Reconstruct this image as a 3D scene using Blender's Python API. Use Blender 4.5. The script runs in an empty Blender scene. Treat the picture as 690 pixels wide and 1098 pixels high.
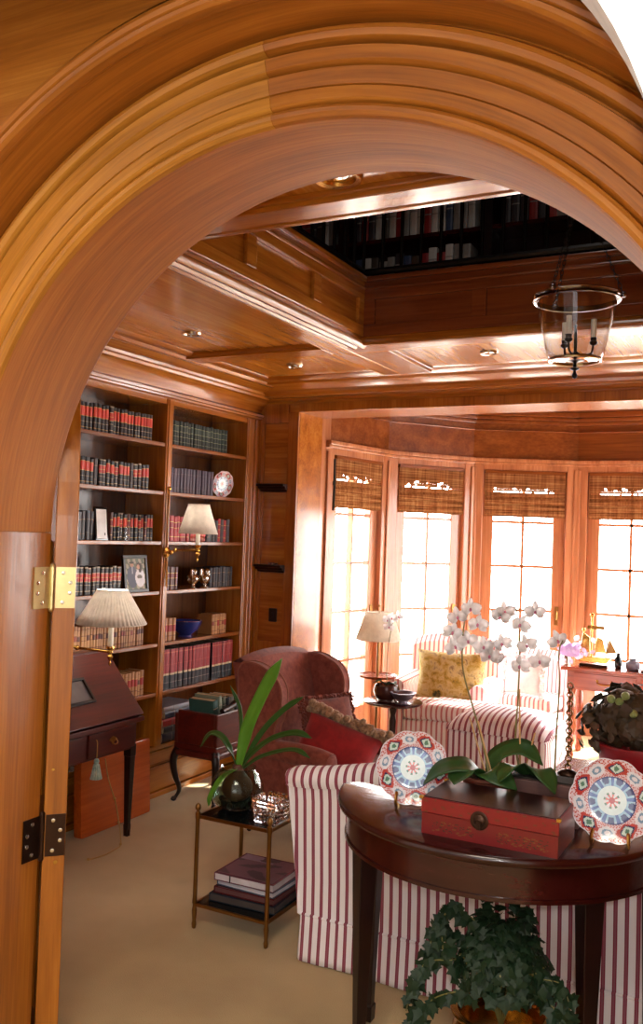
import bpy, math, random
from mathutils import Vector, Matrix
random.seed(7)
PI = math.pi
sc = bpy.context.scene
COL = sc.collection

def lin(c):
    c /= 255.0
    return c / 12.92 if c <= 0.04045 else ((c + 0.055) / 1.055) ** 2.4
def S(r, g, b):
    return (lin(r), lin(g), lin(b), 1.0)

# ------------------------------------------------------------------ mesh builder
class B:
    def __init__(self):
        self.v = []; self.f = []; self.c = []; self.uv = []
    def add(self, verts, faces, col=None, uvs=None, M=None):
        o = len(self.v)
        for p in verts:
            p = Vector(p)
            self.v.append(tuple(M @ p) if M is not None else tuple(p))
        for i, f in enumerate(faces):
            self.f.append([o + k for k in f])
            cc = col[i] if isinstance(col, list) else col
            self.c.append(cc if cc else (1, 1, 1, 1))
            self.uv.append([uvs[k] for k in f] if uvs else None)
        return self
    def box(self, x0, x1, y0, y1, z0, z1, col=None, M=None):
        v = [(x, y, z) for z in (z0, z1) for y in (y0, y1) for x in (x0, x1)]
        f = [(0, 2, 3, 1), (4, 5, 7, 6), (0, 1, 5, 4), (2, 6, 7, 3), (0, 4, 6, 2), (1, 3, 7, 5)]
        return self.add(v, f, col, M=M)
    def prism(self, poly, a0, a1, axis='y', col=None, M=None):
        """poly: 2D outline; axis y -> poly is (x,z); x -> (y,z); z -> (x,y)"""
        n = len(poly)
        def mk(p, a):
            return {'y': (p[0], a, p[1]), 'x': (a, p[0], p[1]), 'z': (p[0], p[1], a)}[axis]
        v = [mk(p, a0) for p in poly] + [mk(p, a1) for p in poly]
        f = [tuple(range(n - 1, -1, -1)), tuple(range(n, 2 * n))]
        f += [(i, (i + 1) % n, n + (i + 1) % n, n + i) for i in range(n)]
        return self.add(v, f, col, M=M)
    def lathe(self, prof, n=24, c=(0, 0, 0), col=None, M=None, cap=True):
        v = []; f = []
        for r, z in prof:
            for k in range(n):
                a = 2 * PI * k / n
                v.append((c[0] + r * math.cos(a), c[1] + r * math.sin(a), c[2] + z))
        m = len(prof)
        for i in range(m - 1):
            for k in range(n):
                k2 = (k + 1) % n
                f.append((i * n + k, i * n + k2, (i + 1) * n + k2, (i + 1) * n + k))
        if cap:
            if prof[0][0] > 1e-4: f.append(tuple(range(n - 1, -1, -1)))
            if prof[-1][0] > 1e-4: f.append(tuple((m - 1) * n + k for k in range(n)))
        return self.add(v, f, col, M=M)
    def tube(self, pts, r, n=8, col=None, closed=False, M=None, flat=1.0):
        pts = [Vector(p) for p in pts]; m = len(pts)
        rs = r if isinstance(r, (list, tuple)) else [r] * m
        v = []; f = []; up = None
        for i, p in enumerate(pts):
            if closed: t = pts[(i + 1) % m] - pts[i - 1]
            else: t = pts[min(i + 1, m - 1)] - pts[max(i - 1, 0)]
            if t.length < 1e-9: t = Vector((0, 0, 1))
            t.normalize()
            if up is None:
                up = Vector((0, 0, 1)) if abs(t.z) < .9 else Vector((1, 0, 0))
            s = t.cross(up)
            if s.length < 1e-6: s = t.cross(Vector((0, 1, 0)))
            s.normalize(); up = s.cross(t).normalized()
            for k in range(n):
                a = 2 * PI * k / n
                v.append(p + s * (rs[i] * math.cos(a)) + up * (rs[i] * flat * math.sin(a)))
        e = m if closed else m - 1
        for i in range(e):
            j = (i + 1) % m
            for k in range(n):
                k2 = (k + 1) % n
                f.append((i * n + k, i * n + k2, j * n + k2, j * n + k))
        if not closed:
            f.append(tuple(range(n - 1, -1, -1))); f.append(tuple((m - 1) * n + k for k in range(n)))
        return self.add(v, f, col, M=M)
    def ball(self, c, r, n=12, m=8, col=None, sc=(1, 1, 1), M=None):
        v = [(c[0], c[1], c[2] - r * sc[2])]; f = []
        for i in range(1, m):
            t = PI * i / m
            for k in range(n):
                a = 2 * PI * k / n
                v.append((c[0] + r * sc[0] * math.sin(t) * math.cos(a), c[1] + r * sc[1] * math.sin(t) * math.sin(a), c[2] - r * sc[2] * math.cos(t)))
        v.append((c[0], c[1], c[2] + r * sc[2])); L = len(v) - 1
        for k in range(n):
            k2 = (k + 1) % n
            f.append((0, 1 + k2, 1 + k)); f.append((L, L - n + k, L - n + k2))
            for i in range(m - 2):
                f.append((1 + i * n + k, 1 + i * n + k2, 1 + (i + 1) * n + k2, 1 + (i + 1) * n + k))
        return self.add(v, f, col, M=M)
    def grid(self, fn, nu, nv, cu=False, colfn=None, M=None, uv=False):
        v = []; f = []; c = []; U = []
        ku = nu if cu else nu + 1
        for j in range(nv + 1):
            for i in range(ku):
                v.append(fn(i / nu, j / nv)); U.append((i / nu, j / nv))
        for j in range(nv):
            for i in range(nu):
                i2 = (i + 1) % ku if cu else i + 1
                f.append((j * ku + i, j * ku + i2, (j + 1) * ku + i2, (j + 1) * ku + i))
                if colfn: c.append(colfn((i + .5) / nu, (j + .5) / nv))
        return self.add(v, f, c if colfn else None, U if uv else None, M)
    def obj(self, name, mat, parent=None, loc=(0, 0, 0), rot=(0, 0, 0), bevel=0, seg=2, smooth=False, sub=0, solid=0, sharp=40):
        me = bpy.data.meshes.new(name)
        me.from_pydata([tuple(p) for p in self.v], [], self.f)
        me.update()
        if any(c != (1, 1, 1, 1) for c in self.c):
            at = me.color_attributes.new('Col', 'FLOAT_COLOR', 'CORNER')
            buf = []
            for fi, f in enumerate(self.f):
                buf.extend(list(self.c[fi]) * len(f))
            at.data.foreach_set('color', buf)
        if any(u is not None for u in self.uv):
            ul = me.uv_layers.new(name='UVMap'); buf = []
            for fi, f in enumerate(self.f):
                u = self.uv[fi] or [(0, 0)] * len(f)
                for q in u: buf.extend(q)
            ul.data.foreach_set('uv', buf)
        for m in (mat if isinstance(mat, (list, tuple)) else [mat]): me.materials.append(m)
        if smooth:
            me.polygons.foreach_set('use_smooth', [True] * len(me.polygons))
            try: me.set_sharp_from_angle(angle=math.radians(sharp))
            except Exception: pass
        o = bpy.data.objects.new(name, me); COL.objects.link(o)
        o.location = loc; o.rotation_euler = rot
        if parent: o.parent = parent
        if bevel:
            b = o.modifiers.new('bevel', 'BEVEL'); b.width = bevel; b.segments = seg; b.limit_method = 'ANGLE'; b.angle_limit = math.radians(35)
        if solid:
            b = o.modifiers.new('solid', 'SOLIDIFY'); b.thickness = solid; b.offset = 0
        if sub:
            b = o.modifiers.new('sub', 'SUBSURF'); b.levels = sub; b.render_levels = sub
        return o

def thing(name, label, cat, loc=(0, 0, 0), rz=0, group=None, rot=None):
    o = bpy.data.objects.new(name, None); COL.objects.link(o)
    o.empty_display_size = .05
    o.location = loc; o.rotation_euler = rot or (0, 0, rz)
    o['label'] = label; o['category'] = cat
    if group: o['group'] = group
    return o
def tag(o, label, cat, group=None):
    o['label'] = label; o['category'] = cat
    if group: o['group'] = group
    return o
def struct(o):
    o['kind'] = 'structure'; return o
def rz(a): return Matrix.Rotation(a, 4, 'Z')
def T(x, y, z): return Matrix.Translation((x, y, z))
def bez(pts, n=16):
    """Catmull-Rom through pts"""
    P = [Vector(p) for p in pts]; P = [2 * P[0] - P[1]] + P + [2 * P[-1] - P[-2]]
    out = []; m = len(P) - 3
    for s in range(m):
        k = max(2, n // m)
        for i in range(k):
            t = i / k; a, b, c, d = P[s:s + 4]
            out.append(.5 * ((2 * b) + (c - a) * t + (2 * a - 5 * b + 4 * c - d) * t * t + (3 * b - a - 3 * c + d) * t ** 3))
    out.append(P[-2]); return out
def rrect(x0, x1, z0, z1, r, n=5):
    out = []
    for cx, cz, a0 in ((x1 - r, z0 + r, -PI / 2), (x1 - r, z1 - r, 0), (x0 + r, z1 - r, PI / 2), (x0 + r, z0 + r, PI)):
        for i in range(n + 1):
            a = a0 + PI / 2 * i / n
            out.append((cx + r * math.cos(a), cz + r * math.sin(a)))
    return out

# ------------------------------------------------------------------ materials
def newmat(name):
    m = bpy.data.materials.new(name); m.use_nodes = True
    nt = m.node_tree; nt.nodes.clear()
    out = nt.nodes.new('ShaderNodeOutputMaterial')
    return m, nt, out
def principled(nt, out, **k):
    b = nt.nodes.new('ShaderNodeBsdfPrincipled')
    for key, val in k.items():
        key = key.replace('_', ' ')
        if key in b.inputs: b.inputs[key].default_value = val
    nt.links.new(b.outputs[0], out.inputs[0]); return b
def ramp(nt, stops):
    r = nt.nodes.new('ShaderNodeValToRGB'); e = r.color_ramp.elements
    while len(e) < len(stops): e.new(.5)
    for i, (p, c) in enumerate(stops): e[i].position = p; e[i].color = c
    return r
def coords(nt, kind, scale=(1, 1, 1), rot=(0, 0, 0)):
    t = nt.nodes.new('ShaderNodeTexCoord'); m = nt.nodes.new('ShaderNodeMapping')
    m.inputs['Scale'].default_value = scale; m.inputs['Rotation'].default_value = rot
    nt.links.new(t.outputs[kind], m.inputs[0]); return m
def noise(nt, vec, scale, detail=4, rough=.55, dist=0):
    n = nt.nodes.new('ShaderNodeTexNoise')
    n.inputs['Scale'].default_value = scale; n.inputs['Detail'].default_value = detail
    n.inputs['Roughness'].default_value = rough; n.inputs['Distortion'].default_value = dist
    nt.links.new(vec.outputs[0], n.inputs['Vector']); return n
def wood(name, grain, dark, mid, light, rough=.27, coat=.5, kind='Object', fine=22):
    m, nt, out = newmat(name)
    sl = {'x': (.35, 6, 6), 'y': (6, .35, 6), 'z': (6, 6, .35), 'u': (.5, 7, 1)}[grain]
    sf = {'x': (1, fine, fine), 'y': (fine, 1, fine), 'z': (fine, fine, 1), 'u': (1.2, fine * 2, 1)}[grain]
    a = noise(nt, coords(nt, kind, sl), 1.4, 5, .6, .6)
    b = noise(nt, coords(nt, kind, sf), 3.0, 4, .6, .2)
    mx = nt.nodes.new('ShaderNodeMath'); mx.operation = 'MULTIPLY_ADD'; mx.inputs[1].default_value = .4
    ml = nt.nodes.new('ShaderNodeMath'); ml.operation = 'MULTIPLY'; ml.inputs[1].default_value = .6
    nt.links.new(a.outputs[0], ml.inputs[0]); nt.links.new(b.outputs[0], mx.inputs[0]); nt.links.new(ml.outputs[0], mx.inputs[2])
    r = ramp(nt, [(.3, dark), (.5, mid), (.7, light)]); nt.links.new(mx.outputs[0], r.inputs[0])
    p = principled(nt, out, Roughness=rough, Coat_Weight=coat, Coat_Roughness=.12)
    nt.links.new(r.outputs[0], p.inputs['Base Color'])
    bp = nt.nodes.new('ShaderNodeBump'); bp.inputs['Strength'].default_value = .06; bp.inputs['Distance'].default_value = .01
    nt.links.new(b.outputs[0], bp.inputs['Height']); nt.links.new(bp.outputs[0], p.inputs['Normal'])
    return m
def plain(name, col, rough=.5, metal=0, **k):
    m, nt, out = newmat(name)
    p = principled(nt, out, Roughness=rough, Metallic=metal, **k)
    n = noise(nt, coords(nt, 'Object'), 14, 3)
    lo = tuple(c * .86 for c in col[:3]) + (1,); hi = tuple(min(1, c * 1.1) for c in col[:3]) + (1,)
    r = ramp(nt, [(.3, lo), (.7, hi)]); nt.links.new(n.outputs[0], r.inputs[0]); nt.links.new(r.outputs[0], p.inputs['Base Color'])
    return m
def cloth(name, lo, hi, scale=18, bump=.25, rough=.9, big=None):
    m, nt, out = newmat(name); c = coords(nt, 'Object')
    p = principled(nt, out, Roughness=rough, Sheen_Weight=.2)
    n = noise(nt, c, scale, 6, .65, .4)
    r = ramp(nt, [(.32, lo), (.68, hi)]) if not big else ramp(nt, big)
    nt.links.new(n.outputs[0], r.inputs[0]); nt.links.new(r.outputs[0], p.inputs['Base Color'])
    w = noise(nt, c, 420, 2)
    bp = nt.nodes.new('ShaderNodeBump'); bp.inputs['Strength'].default_value = bump; bp.inputs['Distance'].default_value = .004
    nt.links.new(w.outputs[0], bp.inputs['Height']); nt.links.new(bp.outputs[0], p.inputs['Normal'])
    return m
def stripes(name, period=.034, duty=.37, white=S(246, 241, 245), red=S(140, 46, 72)):
    """vertical stripes; the facing direction decides which way they are counted"""
    m, nt, out = newmat(name)
    t = nt.nodes.new('ShaderNodeTexCoord'); s = nt.nodes.new('ShaderNodeSeparateXYZ'); sn = nt.nodes.new('ShaderNodeSeparateXYZ')
    nt.links.new(t.outputs['Object'], s.inputs[0]); nt.links.new(t.outputs['Normal'], sn.inputs[0])
    ab = []
    for k in (0, 1):
        a = nt.nodes.new('ShaderNodeMath'); a.operation = 'ABSOLUTE'; nt.links.new(sn.outputs[k], a.inputs[0]); ab.append(a)
    mu = nt.nodes.new('ShaderNodeMath'); mu.operation = 'MULTIPLY'; mu.inputs[1].default_value = .6; nt.links.new(ab[0].outputs[0], mu.inputs[0])
    az = nt.nodes.new('ShaderNodeMath'); az.operation = 'ABSOLUTE'; nt.links.new(sn.outputs[2], az.inputs[0])
    mxx = nt.nodes.new('ShaderNodeMath'); mxx.operation = 'MAXIMUM'; nt.links.new(ab[1].outputs[0], mxx.inputs[0]); nt.links.new(az.outputs[0], mxx.inputs[1])
    gt = nt.nodes.new('ShaderNodeMath'); gt.operation = 'GREATER_THAN'; nt.links.new(mu.outputs[0], gt.inputs[0]); nt.links.new(mxx.outputs[0], gt.inputs[1])
    mv = nt.nodes.new('ShaderNodeMix'); mv.data_type = 'FLOAT'; nt.links.new(gt.outputs[0], mv.inputs[0]); nt.links.new(s.outputs[0], mv.inputs[2]); nt.links.new(s.outputs[1], mv.inputs[3])
    d = nt.nodes.new('ShaderNodeMath'); d.operation = 'MULTIPLY'; d.inputs[1].default_value = 1 / period; nt.links.new(mv.outputs[0], d.inputs[0])
    fr = nt.nodes.new('ShaderNodeMath'); fr.operation = 'FRACT'; nt.links.new(d.outputs[0], fr.inputs[0])
    mid = tuple((a * .08 + b * .92) for a, b in zip(white, red))
    r = ramp(nt, [(0, red), (duty * .3, mid), (duty * .7, red), (duty, white)]); r.color_ramp.interpolation = 'CONSTANT'
    nt.links.new(fr.outputs[0], r.inputs[0])
    p = principled(nt, out, Roughness=.9, Sheen_Weight=.1); nt.links.new(r.outputs[0], p.inputs['Base Color'])
    n = noise(nt, coords(nt, 'Object'), 350, 2)
    bp = nt.nodes.new('ShaderNodeBump'); bp.inputs['Strength'].default_value = .15; bp.inputs['Distance'].default_value = .003
    nt.links.new(n.outputs[0], bp.inputs['Height']); nt.links.new(bp.outputs[0], p.inputs['Normal'])
    return m
def painted(name, rough=.5, coat=0, metal=0):
    """colour comes from the mesh's own pattern attribute"""
    m, nt, out = newmat(name)
    a = nt.nodes.new('ShaderNodeAttribute'); a.attribute_name = 'Col'
    n = noise(nt, coords(nt, 'Object'), 60, 3)
    mx = nt.nodes.new('ShaderNodeMix'); mx.data_type = 'RGBA'; mx.blend_type = 'MULTIPLY'; mx.inputs[0].default_value = .25
    g = ramp(nt, [(.3, (.6, .6, .6, 1)), (.7, (1, 1, 1, 1))]); nt.links.new(n.outputs[0], g.inputs[0])
    nt.links.new(a.outputs['Color'], mx.inputs[6]); nt.links.new(g.outputs[0], mx.inputs[7])
    p = principled(nt, out, Roughness=rough, Coat_Weight=coat, Metallic=metal, Coat_Roughness=.08)
    nt.links.new(mx.outputs[2], p.inputs['Base Color']); return m
def thin_glass(name, tint=(1, 1, 1, 1), ior=1.3, rough=.02, gl=1.0, pwr=4.5):
    m, nt, out = newmat(name)
    t = nt.nodes.new('ShaderNodeBsdfTransparent'); t.inputs[0].default_value = tint
    g = nt.nodes.new('ShaderNodeBsdfGlossy'); g.inputs['Roughness'].default_value = rough
    f = nt.nodes.new('ShaderNodeLayerWeight'); f.inputs[0].default_value = .5
    pw = nt.nodes.new('ShaderNodeMath'); pw.operation = 'POWER'; pw.inputs[1].default_value = pwr; nt.links.new(f.outputs['Facing'], pw.inputs[0])
    k = nt.nodes.new('ShaderNodeMath'); k.operation = 'MULTIPLY_ADD'; k.inputs[1].default_value = .9 * gl; k.inputs[2].default_value = ((ior - 1) / (ior + 1)) ** 2
    nt.links.new(pw.outputs[0], k.inputs[0])
    mx = nt.nodes.new('ShaderNodeMixShader'); nt.links.new(k.outputs[0], mx.inputs[0])
    nt.links.new(t.outputs[0], mx.inputs[1]); nt.links.new(g.outputs[0], mx.inputs[2]); nt.links.new(mx.outputs[0], out.inputs[0])
    return m
def translucent(name, col, fac=.5, rough=.9):
    m, nt, out = newmat(name)
    d = nt.nodes.new('ShaderNodeBsdfDiffuse'); t = nt.nodes.new('ShaderNodeBsdfTranslucent')
    n = noise(nt, coords(nt, 'Object'), 40, 3)
    r = ramp(nt, [(.3, tuple(c * .85 for c in col[:3]) + (1,)), (.7, col)]); nt.links.new(n.outputs[0], r.inputs[0])
    nt.links.new(r.outputs[0], d.inputs[0]); nt.links.new(r.outputs[0], t.inputs[0])
    mx = nt.nodes.new('ShaderNodeMixShader'); mx.inputs[0].default_value = fac
    nt.links.new(d.outputs[0], mx.inputs[1]); nt.links.new(t.outputs[0], mx.inputs[2]); nt.links.new(mx.outputs[0], out.inputs[0])
    return m

RD, RM, RL = S(118, 62, 14), S(168, 98, 26), S(198, 130, 46)
WX = wood('room_wood_x', 'x', RD, RM, RL); WY = wood('room_wood_y', 'y', RD, RM, RL); WZ = wood('room_wood_z', 'z', RD, RM, RL)
SHZ = wood('bookcase_wood_shaded', 'z', S(62, 31, 10), S(90, 48, 16), S(110, 64, 24), coat=.1); SHY = wood('bookcase_shelf_wood_shaded', 'y', S(96, 50, 16), S(136, 76, 26), S(162, 100, 42), coat=.2)  # bookcase interior darkened in the colour to stand in for shade between shelves
ARCH = wood('arch_wood', 'u', S(126, 69, 19), S(174, 103, 32), S(202, 133, 52), kind='UV', rough=.34, coat=.2)
ARCHR = wood('arch_reveal_wood', 'u', S(126, 69, 19), S(174, 103, 32), S(202, 133, 52), kind='UV', rough=.48, coat=.0)
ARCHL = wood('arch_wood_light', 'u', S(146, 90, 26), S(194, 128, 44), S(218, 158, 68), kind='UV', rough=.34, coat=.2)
BAYX = wood('bay_wood', 'x', S(98, 48, 16), S(134, 70, 26), S(158, 92, 40))
BAYZ = wood('bay_wood_upright_glare', 'z', S(150, 92, 58), S(186, 122, 80), S(208, 148, 104))  # colour lightened and less saturated to imitate the wash of window glare
CLY = wood('ceiling_wood', 'y', S(152, 88, 24), S(196, 124, 42), S(222, 156, 66), rough=.24, coat=.6)
FASX = wood('gallery_front_wood_shaded_x', 'x', S(80, 34, 12), S(112, 52, 20), S(134, 68, 28))  # shade of the well front is put into this darker, redder colour
MAH = wood('mahogany', 'x', S(26, 6, 6), S(50, 12, 11), S(70, 20, 16), rough=.2, coat=.25)
MAHZ = wood('mahogany_upright', 'z', S(14, 4, 5), S(26, 8, 8), S(40, 13, 11), rough=.35, coat=.1)
MAHD = wood('desk_mahogany', 'y', S(44, 9, 5), S(78, 17, 9), S(104, 28, 15), rough=.38, coat=.1)
CONS = wood('console_wood', 'x', S(110, 44, 22), S(150, 66, 34), S(176, 88, 48))
PANEL = wood('cherry_panel', 'y', S(156, 64, 18), S(194, 90, 28), S(212, 112, 42))
PLASTER = plain('white_plaster', S(238, 238, 240), .8)
IRON = plain('black_iron', S(28, 25, 24), .35, .8)
BRASS = plain('brass', S(212, 166, 84), .22, 1)
OLDBRASS = plain('old_brass', S(150, 112, 62), .3, 1)
DARKBRASS = plain('dark_bronze', S(66, 46, 36), .35, .9)
SILVER = plain('silver', S(222, 216, 204), .15, 1)
PAINT = painted('bookcloth', .45)
GLAZE = painted('glazed_porcelain', .2, .6)
LACQ = painted('lacquer', .3, .15)
PHOTO = painted('photo_print', .55)
SX = SY = stripes('maroon_stripe_fabric')
SXP = SYP = stripes('glare_paled_stripe_fabric', .034, .36, S(250, 244, 240), S(206, 124, 126))  # red stripe paled in the colour to imitate overexposed window light
TAP = cloth('wing_chair_tapestry', S(112, 46, 38), S(150, 80, 64), 26)
TAP2 = cloth('ruffle_tapestry', S(92, 34, 26), S(134, 66, 48), 22)
REDV = cloth('red_velvet', S(120, 14, 20), S(168, 26, 30), 10)
FRINGE = cloth('fringe_wool', S(120, 88, 60), S(186, 152, 116), 60, .6)
GOLDF = cloth('gold_brocade', S(96, 76, 20), S(214, 180, 84), 16, .3, big=[(.3, S(60, 62, 24)), (.42, S(196, 160, 60)), (.55, S(226, 204, 140)), (.68, S(120, 70, 40))])
LILAC = cloth('white_cotton', S(225, 215, 222), S(250, 246, 248), 12)
SHADE = translucent('cream_lampshade', S(253, 248, 240), .35)
SHADEL = translucent('backlit_lampshade', S(253, 248, 236), .6)
WGLASS = thin_glass('window_glass', ior=1.25)
CLEAR = thin_glass('clear_glass', (.97, .98, .98, 1), 1.35)
GREENG = thin_glass('green_vase_glass', (.72, .8, .74, 1), 1.5)
CARPET = None
def mk_carpet():
    m, nt, out = newmat('beige_carpet'); c = coords(nt, 'Object')
    a = noise(nt, c, 2.2, 5); b = noise(nt, c, 260, 3)
    r = ramp(nt, [(.3, S(172, 144, 92)), (.7, S(196, 168, 114))]); nt.links.new(a.outputs[0], r.inputs[0])
    p = principled(nt, out, Roughness=.95, Sheen_Weight=.3); nt.links.new(r.outputs[0], p.inputs['Base Color'])
    bp = nt.nodes.new('ShaderNodeBump'); bp.inputs['Strength'].default_value = .5; bp.inputs['Distance'].default_value = .006
    nt.links.new(b.outputs[0], bp.inputs['Height']); nt.links.new(bp.outputs[0], p.inputs['Normal']); return m
CARPET = mk_carpet()
def mk_bamboo():
    m, nt, out = newmat('woven_bamboo')
    c = coords(nt, 'Object', (2, 2, 130)); a = noise(nt, c, 1.0, 3); d = noise(nt, coords(nt, 'Object', (60, 60, 3)), 1, 2)
    ad = nt.nodes.new('ShaderNodeMath'); ad.operation = 'MULTIPLY_ADD'; ad.inputs[1].default_value = .35
    ml = nt.nodes.new('ShaderNodeMath'); ml.operation = 'MULTIPLY'; ml.inputs[1].default_value = .65
    nt.links.new(a.outputs[0], ml.inputs[0]); nt.links.new(d.outputs[0], ad.inputs[0]); nt.links.new(ml.outputs[0], ad.inputs[2])
    r = ramp(nt, [(.35, S(84, 46, 24)), (.5, S(150, 98, 58)), (.66, S(196, 150, 100))]); nt.links.new(ad.outputs[0], r.inputs[0])
    df = nt.nodes.new('ShaderNodeBsdfDiffuse'); t = nt.nodes.new('ShaderNodeBsdfTranslucent'); mx = nt.nodes.new('ShaderNodeMixShader'); mx.inputs[0].default_value = .12
    nt.links.new(r.outputs[0], df.inputs[0]); nt.links.new(r.outputs[0], t.inputs[0])
    nt.links.new(df.outputs[0], mx.inputs[1]); nt.links.new(t.outputs[0], mx.inputs[2]); nt.links.new(mx.outputs[0], out.inputs[0]); return m
BAMBOO = mk_bamboo()
LEAF = plain('dark_leaf', S(44, 76, 34), .4); IVY = plain('ivy_leaf', S(16, 44, 18), .6); STRAP = plain('strap_leaf', S(86, 140, 40), .4)
STEM = plain('orchid_stem', S(120, 112, 60), .5); PETAL = translucent('white_petal', S(255, 253, 253), .85); LIP = plain('orchid_lip', S(200, 120, 150), .5)
STAKE = plain('bamboo_stake', S(190, 150, 100), .6); BULB = plain('bulb_skin', S(92, 54, 40), .6); DARKW = plain('dark_moss', S(40, 34, 26), .9)
CANDLE = plain('candle_sleeve', S(240, 232, 214), .5); PINK = plain('pink_wax', S(226, 120, 140), .5); BLUEP = plain('blue_porcelain', S(30, 50, 128), .15, 0, Coat_Weight=.6)
REDP = plain('red_ceramic', S(150, 24, 32), .3); GREY = plain('grey_dried_bloom', S(150, 142, 128), .9); PURP = translucent('purple_bloom', S(226, 204, 236), .5)
TEAL = cloth('teal_silk', S(120, 160, 156), S(214, 222, 210), 40); CREAMC = plain('cream_cord', S(190, 150, 80), .5)
BLACK = plain('black_glass', S(18, 18, 20), .06); MAUVE = wood('weathered_planter', 'x', S(70, 44, 42), S(104, 70, 64), S(134, 98, 90), rough=.6, coat=0)
STONE = plain('terrace_stone', S(206, 200, 190), .9); SWITCH = plain('dark_switch', S(30, 18, 14), .4)
HINGE = plain('pale_brass', S(206, 190, 136), .34, 1)
WORLD, SUN, HALL1, HALL2, FLASH = 19, 26.0, 46, 24, 45
# ================================================================== THE SETTING
BAY = [(-2.95, 5.70), (-2.811, 6.488), (-2.330, 7.127), (-1.566, 7.500), (-0.716, 7.500)]
AX = -1.141
BAY = BAY + [(2 * AX - x, y) for x, y in reversed(BAY[:3])] + [(2 * AX + 2.95, 5.70)]
ZB, ZC = 2.49, 2.52                     # beam underside, coffer panel
# floor
b = B(); b.prism([(-3.6, -2.6), (1.7, -2.6), (1.7, 1.9), (1.05, 1.9), (1.05, 5.5), BAY[-1]] + BAY[-2:0:-1] + [BAY[0], (-3.6, 5.5)], -.06, 0, 'z')
struct(b.obj('floor', CARPET))
b = B(); b.box(-9, 8, 5.6, 20, -.3, -.08); struct(b.obj('terrace', STONE))

# ---- arched doorway
CXA, CZA, XS = -.957, 1.528, 1.024
def arch_path(n=64, legs=False, z0=0.0):
    P = []
    if legs: P += [((-1, 0), (0, z0 - CZA))]
    for i in range(n + 1):
        a = PI - PI * i / n
        P.append(((math.cos(a), math.sin(a)), (0, 0)))
    if legs: P += [((1, 0), (0, z0 - CZA))]
    return P
def arch_sweep(prof, n=96, t0=0, t1=PI):
    g = B(); v = []; f = []; uv = []; m = len(prof); L = [0]
    for i in range(1, m): L.append(L[-1] + math.dist(prof[i], prof[i - 1]))
    for i in range(n + 1):
        a = PI - (t0 + (t1 - t0) * i / n)
        for k, (r, y) in enumerate(prof):
            v.append((CXA + XS * r * math.cos(a), y, CZA + r * math.sin(a))); uv.append((PI - a, L[k]))
    for i in range(n):
        for k in range(m - 1):
            f.append((i * m + k, (i + 1) * m + k, (i + 1) * m + k + 1, i * m + k + 1))
    g.add(v, f, None, uv); return g
def jamb_sweep(prof, side, z1):
    g = B(); v = []; f = []; uv = []; m = len(prof); L = [0]
    for i in range(1, m): L.append(L[-1] + math.dist(prof[i], prof[i - 1]))
    for z in (0, z1):
        for k, (r, y) in enumerate(prof):
            v.append((CXA + side * r * XS, y, z)); uv.append((z, L[k] + 3))
    for k in range(m - 1): f.append((k, m + k, m + k + 1, k + 1) if side < 0 else (k, k + 1, m + k + 1, m + k))
    g.add(v, f, None, uv); return g
reveal = [(.90, 1.914), (.879, 1.914), (.877, 1.911), (.877, 1.66), (.877, 1.625)]
casing = [(.877, 1.625), (.879, 1.612), (.886, 1.604), (.894, 1.602), (.901, 1.606), (.904, 1.614), (.9045, 1.62), (.907, 1.606), (.911, 1.600),
          (.933, 1.598), (.9345, 1.604), (.936, 1.596), (.968, 1.590), (.971, 1.603), (.975, 1.588), (.979, 1.582), (1.003, 1.577), (1.007, 1.590),
          (1.0075, 1.606), (1.0145, 1.606), (1.015, 1.585), (1.02, 1.574), (1.03, 1.568), (1.04, 1.571), (1.047, 1.582), (1.05, 1.594), (1.055, 1.597)]
recess = [(1.055, 1.597), (1.052, 1.45)]
outer = [(1.052, 1.45), (1.041, 1.447), (1.037, 1.436), (1.038, 1.420), (1.043, 1.411), (1.05, 1.408), (1.0515, 1.414), (1.054, 1.404), (1.061, 1.399), (1.068, 1.399),
         (1.0735, 1.404), (1.076, 1.412), (1.0765, 1.42), (1.09, 1.42)]
for i, (pr, nm) in enumerate(((reveal, 'trim_1'), (casing, 'trim_2'), (recess, 'trim_3'), (outer, 'trim_4'))):
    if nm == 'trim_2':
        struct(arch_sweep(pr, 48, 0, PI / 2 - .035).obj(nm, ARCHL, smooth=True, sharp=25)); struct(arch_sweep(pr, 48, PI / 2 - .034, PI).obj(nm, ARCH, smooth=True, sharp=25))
    else: struct(arch_sweep(pr).obj(nm, ARCHR if nm == 'trim_1' else ARCH, smooth=True, sharp=25))
    for s in (-1, 1): struct(jamb_sweep(pr, s, CZA - .002).obj(nm, ARCH, smooth=True, sharp=50))
def holed(y0, y1, r, xa, xb, zt, M, name, zt_in=None):
    """solid wall with the arched hole through it"""
    g = B(); v = []; f = []
    pts = [(CXA - r * XS, 0, xa, 0)]
    n = 48
    for i in range(n + 1):
        a = PI - PI * i / n; c, s = math.cos(a), math.sin(a)
        t = min((xa - CXA) / c if c < -1e-6 else 1e9, (xb - CXA) / c if c > 1e-6 else 1e9, (zt - CZA) / s if s > 1e-6 else 1e9)
        pts.append((CXA + r * XS * c, CZA + r * s, CXA + t * c, CZA + t * s))
    pts.append((CXA + r * XS, 0, xb, 0))
    for p in pts:
        v += [(p[0], y0, p[1]), (p[2], y0, p[3]), (p[0], y1, p[1]), (p[2], y1, p[3])]
    for i in range(len(pts) - 1):
        a, c = i * 4, i * 4 + 4
        f += [(a, c, c + 1, a + 1), (a + 2, a + 3, c + 3, c + 2), (a, a + 2, c + 2, c)]
    uv = [(p[0], p[2]) for p in v]
    g.add(v, f, None, uv); return struct(g.obj(name, M))
holed(1.63, 1.905, .89, -3.53, 1.0, 2.75, WZ, 'wall_near')
holed(1.42, 1.625, 1.075, -3.0, 1.7, 3.1, ARCH, 'wall_hall_front')
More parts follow.
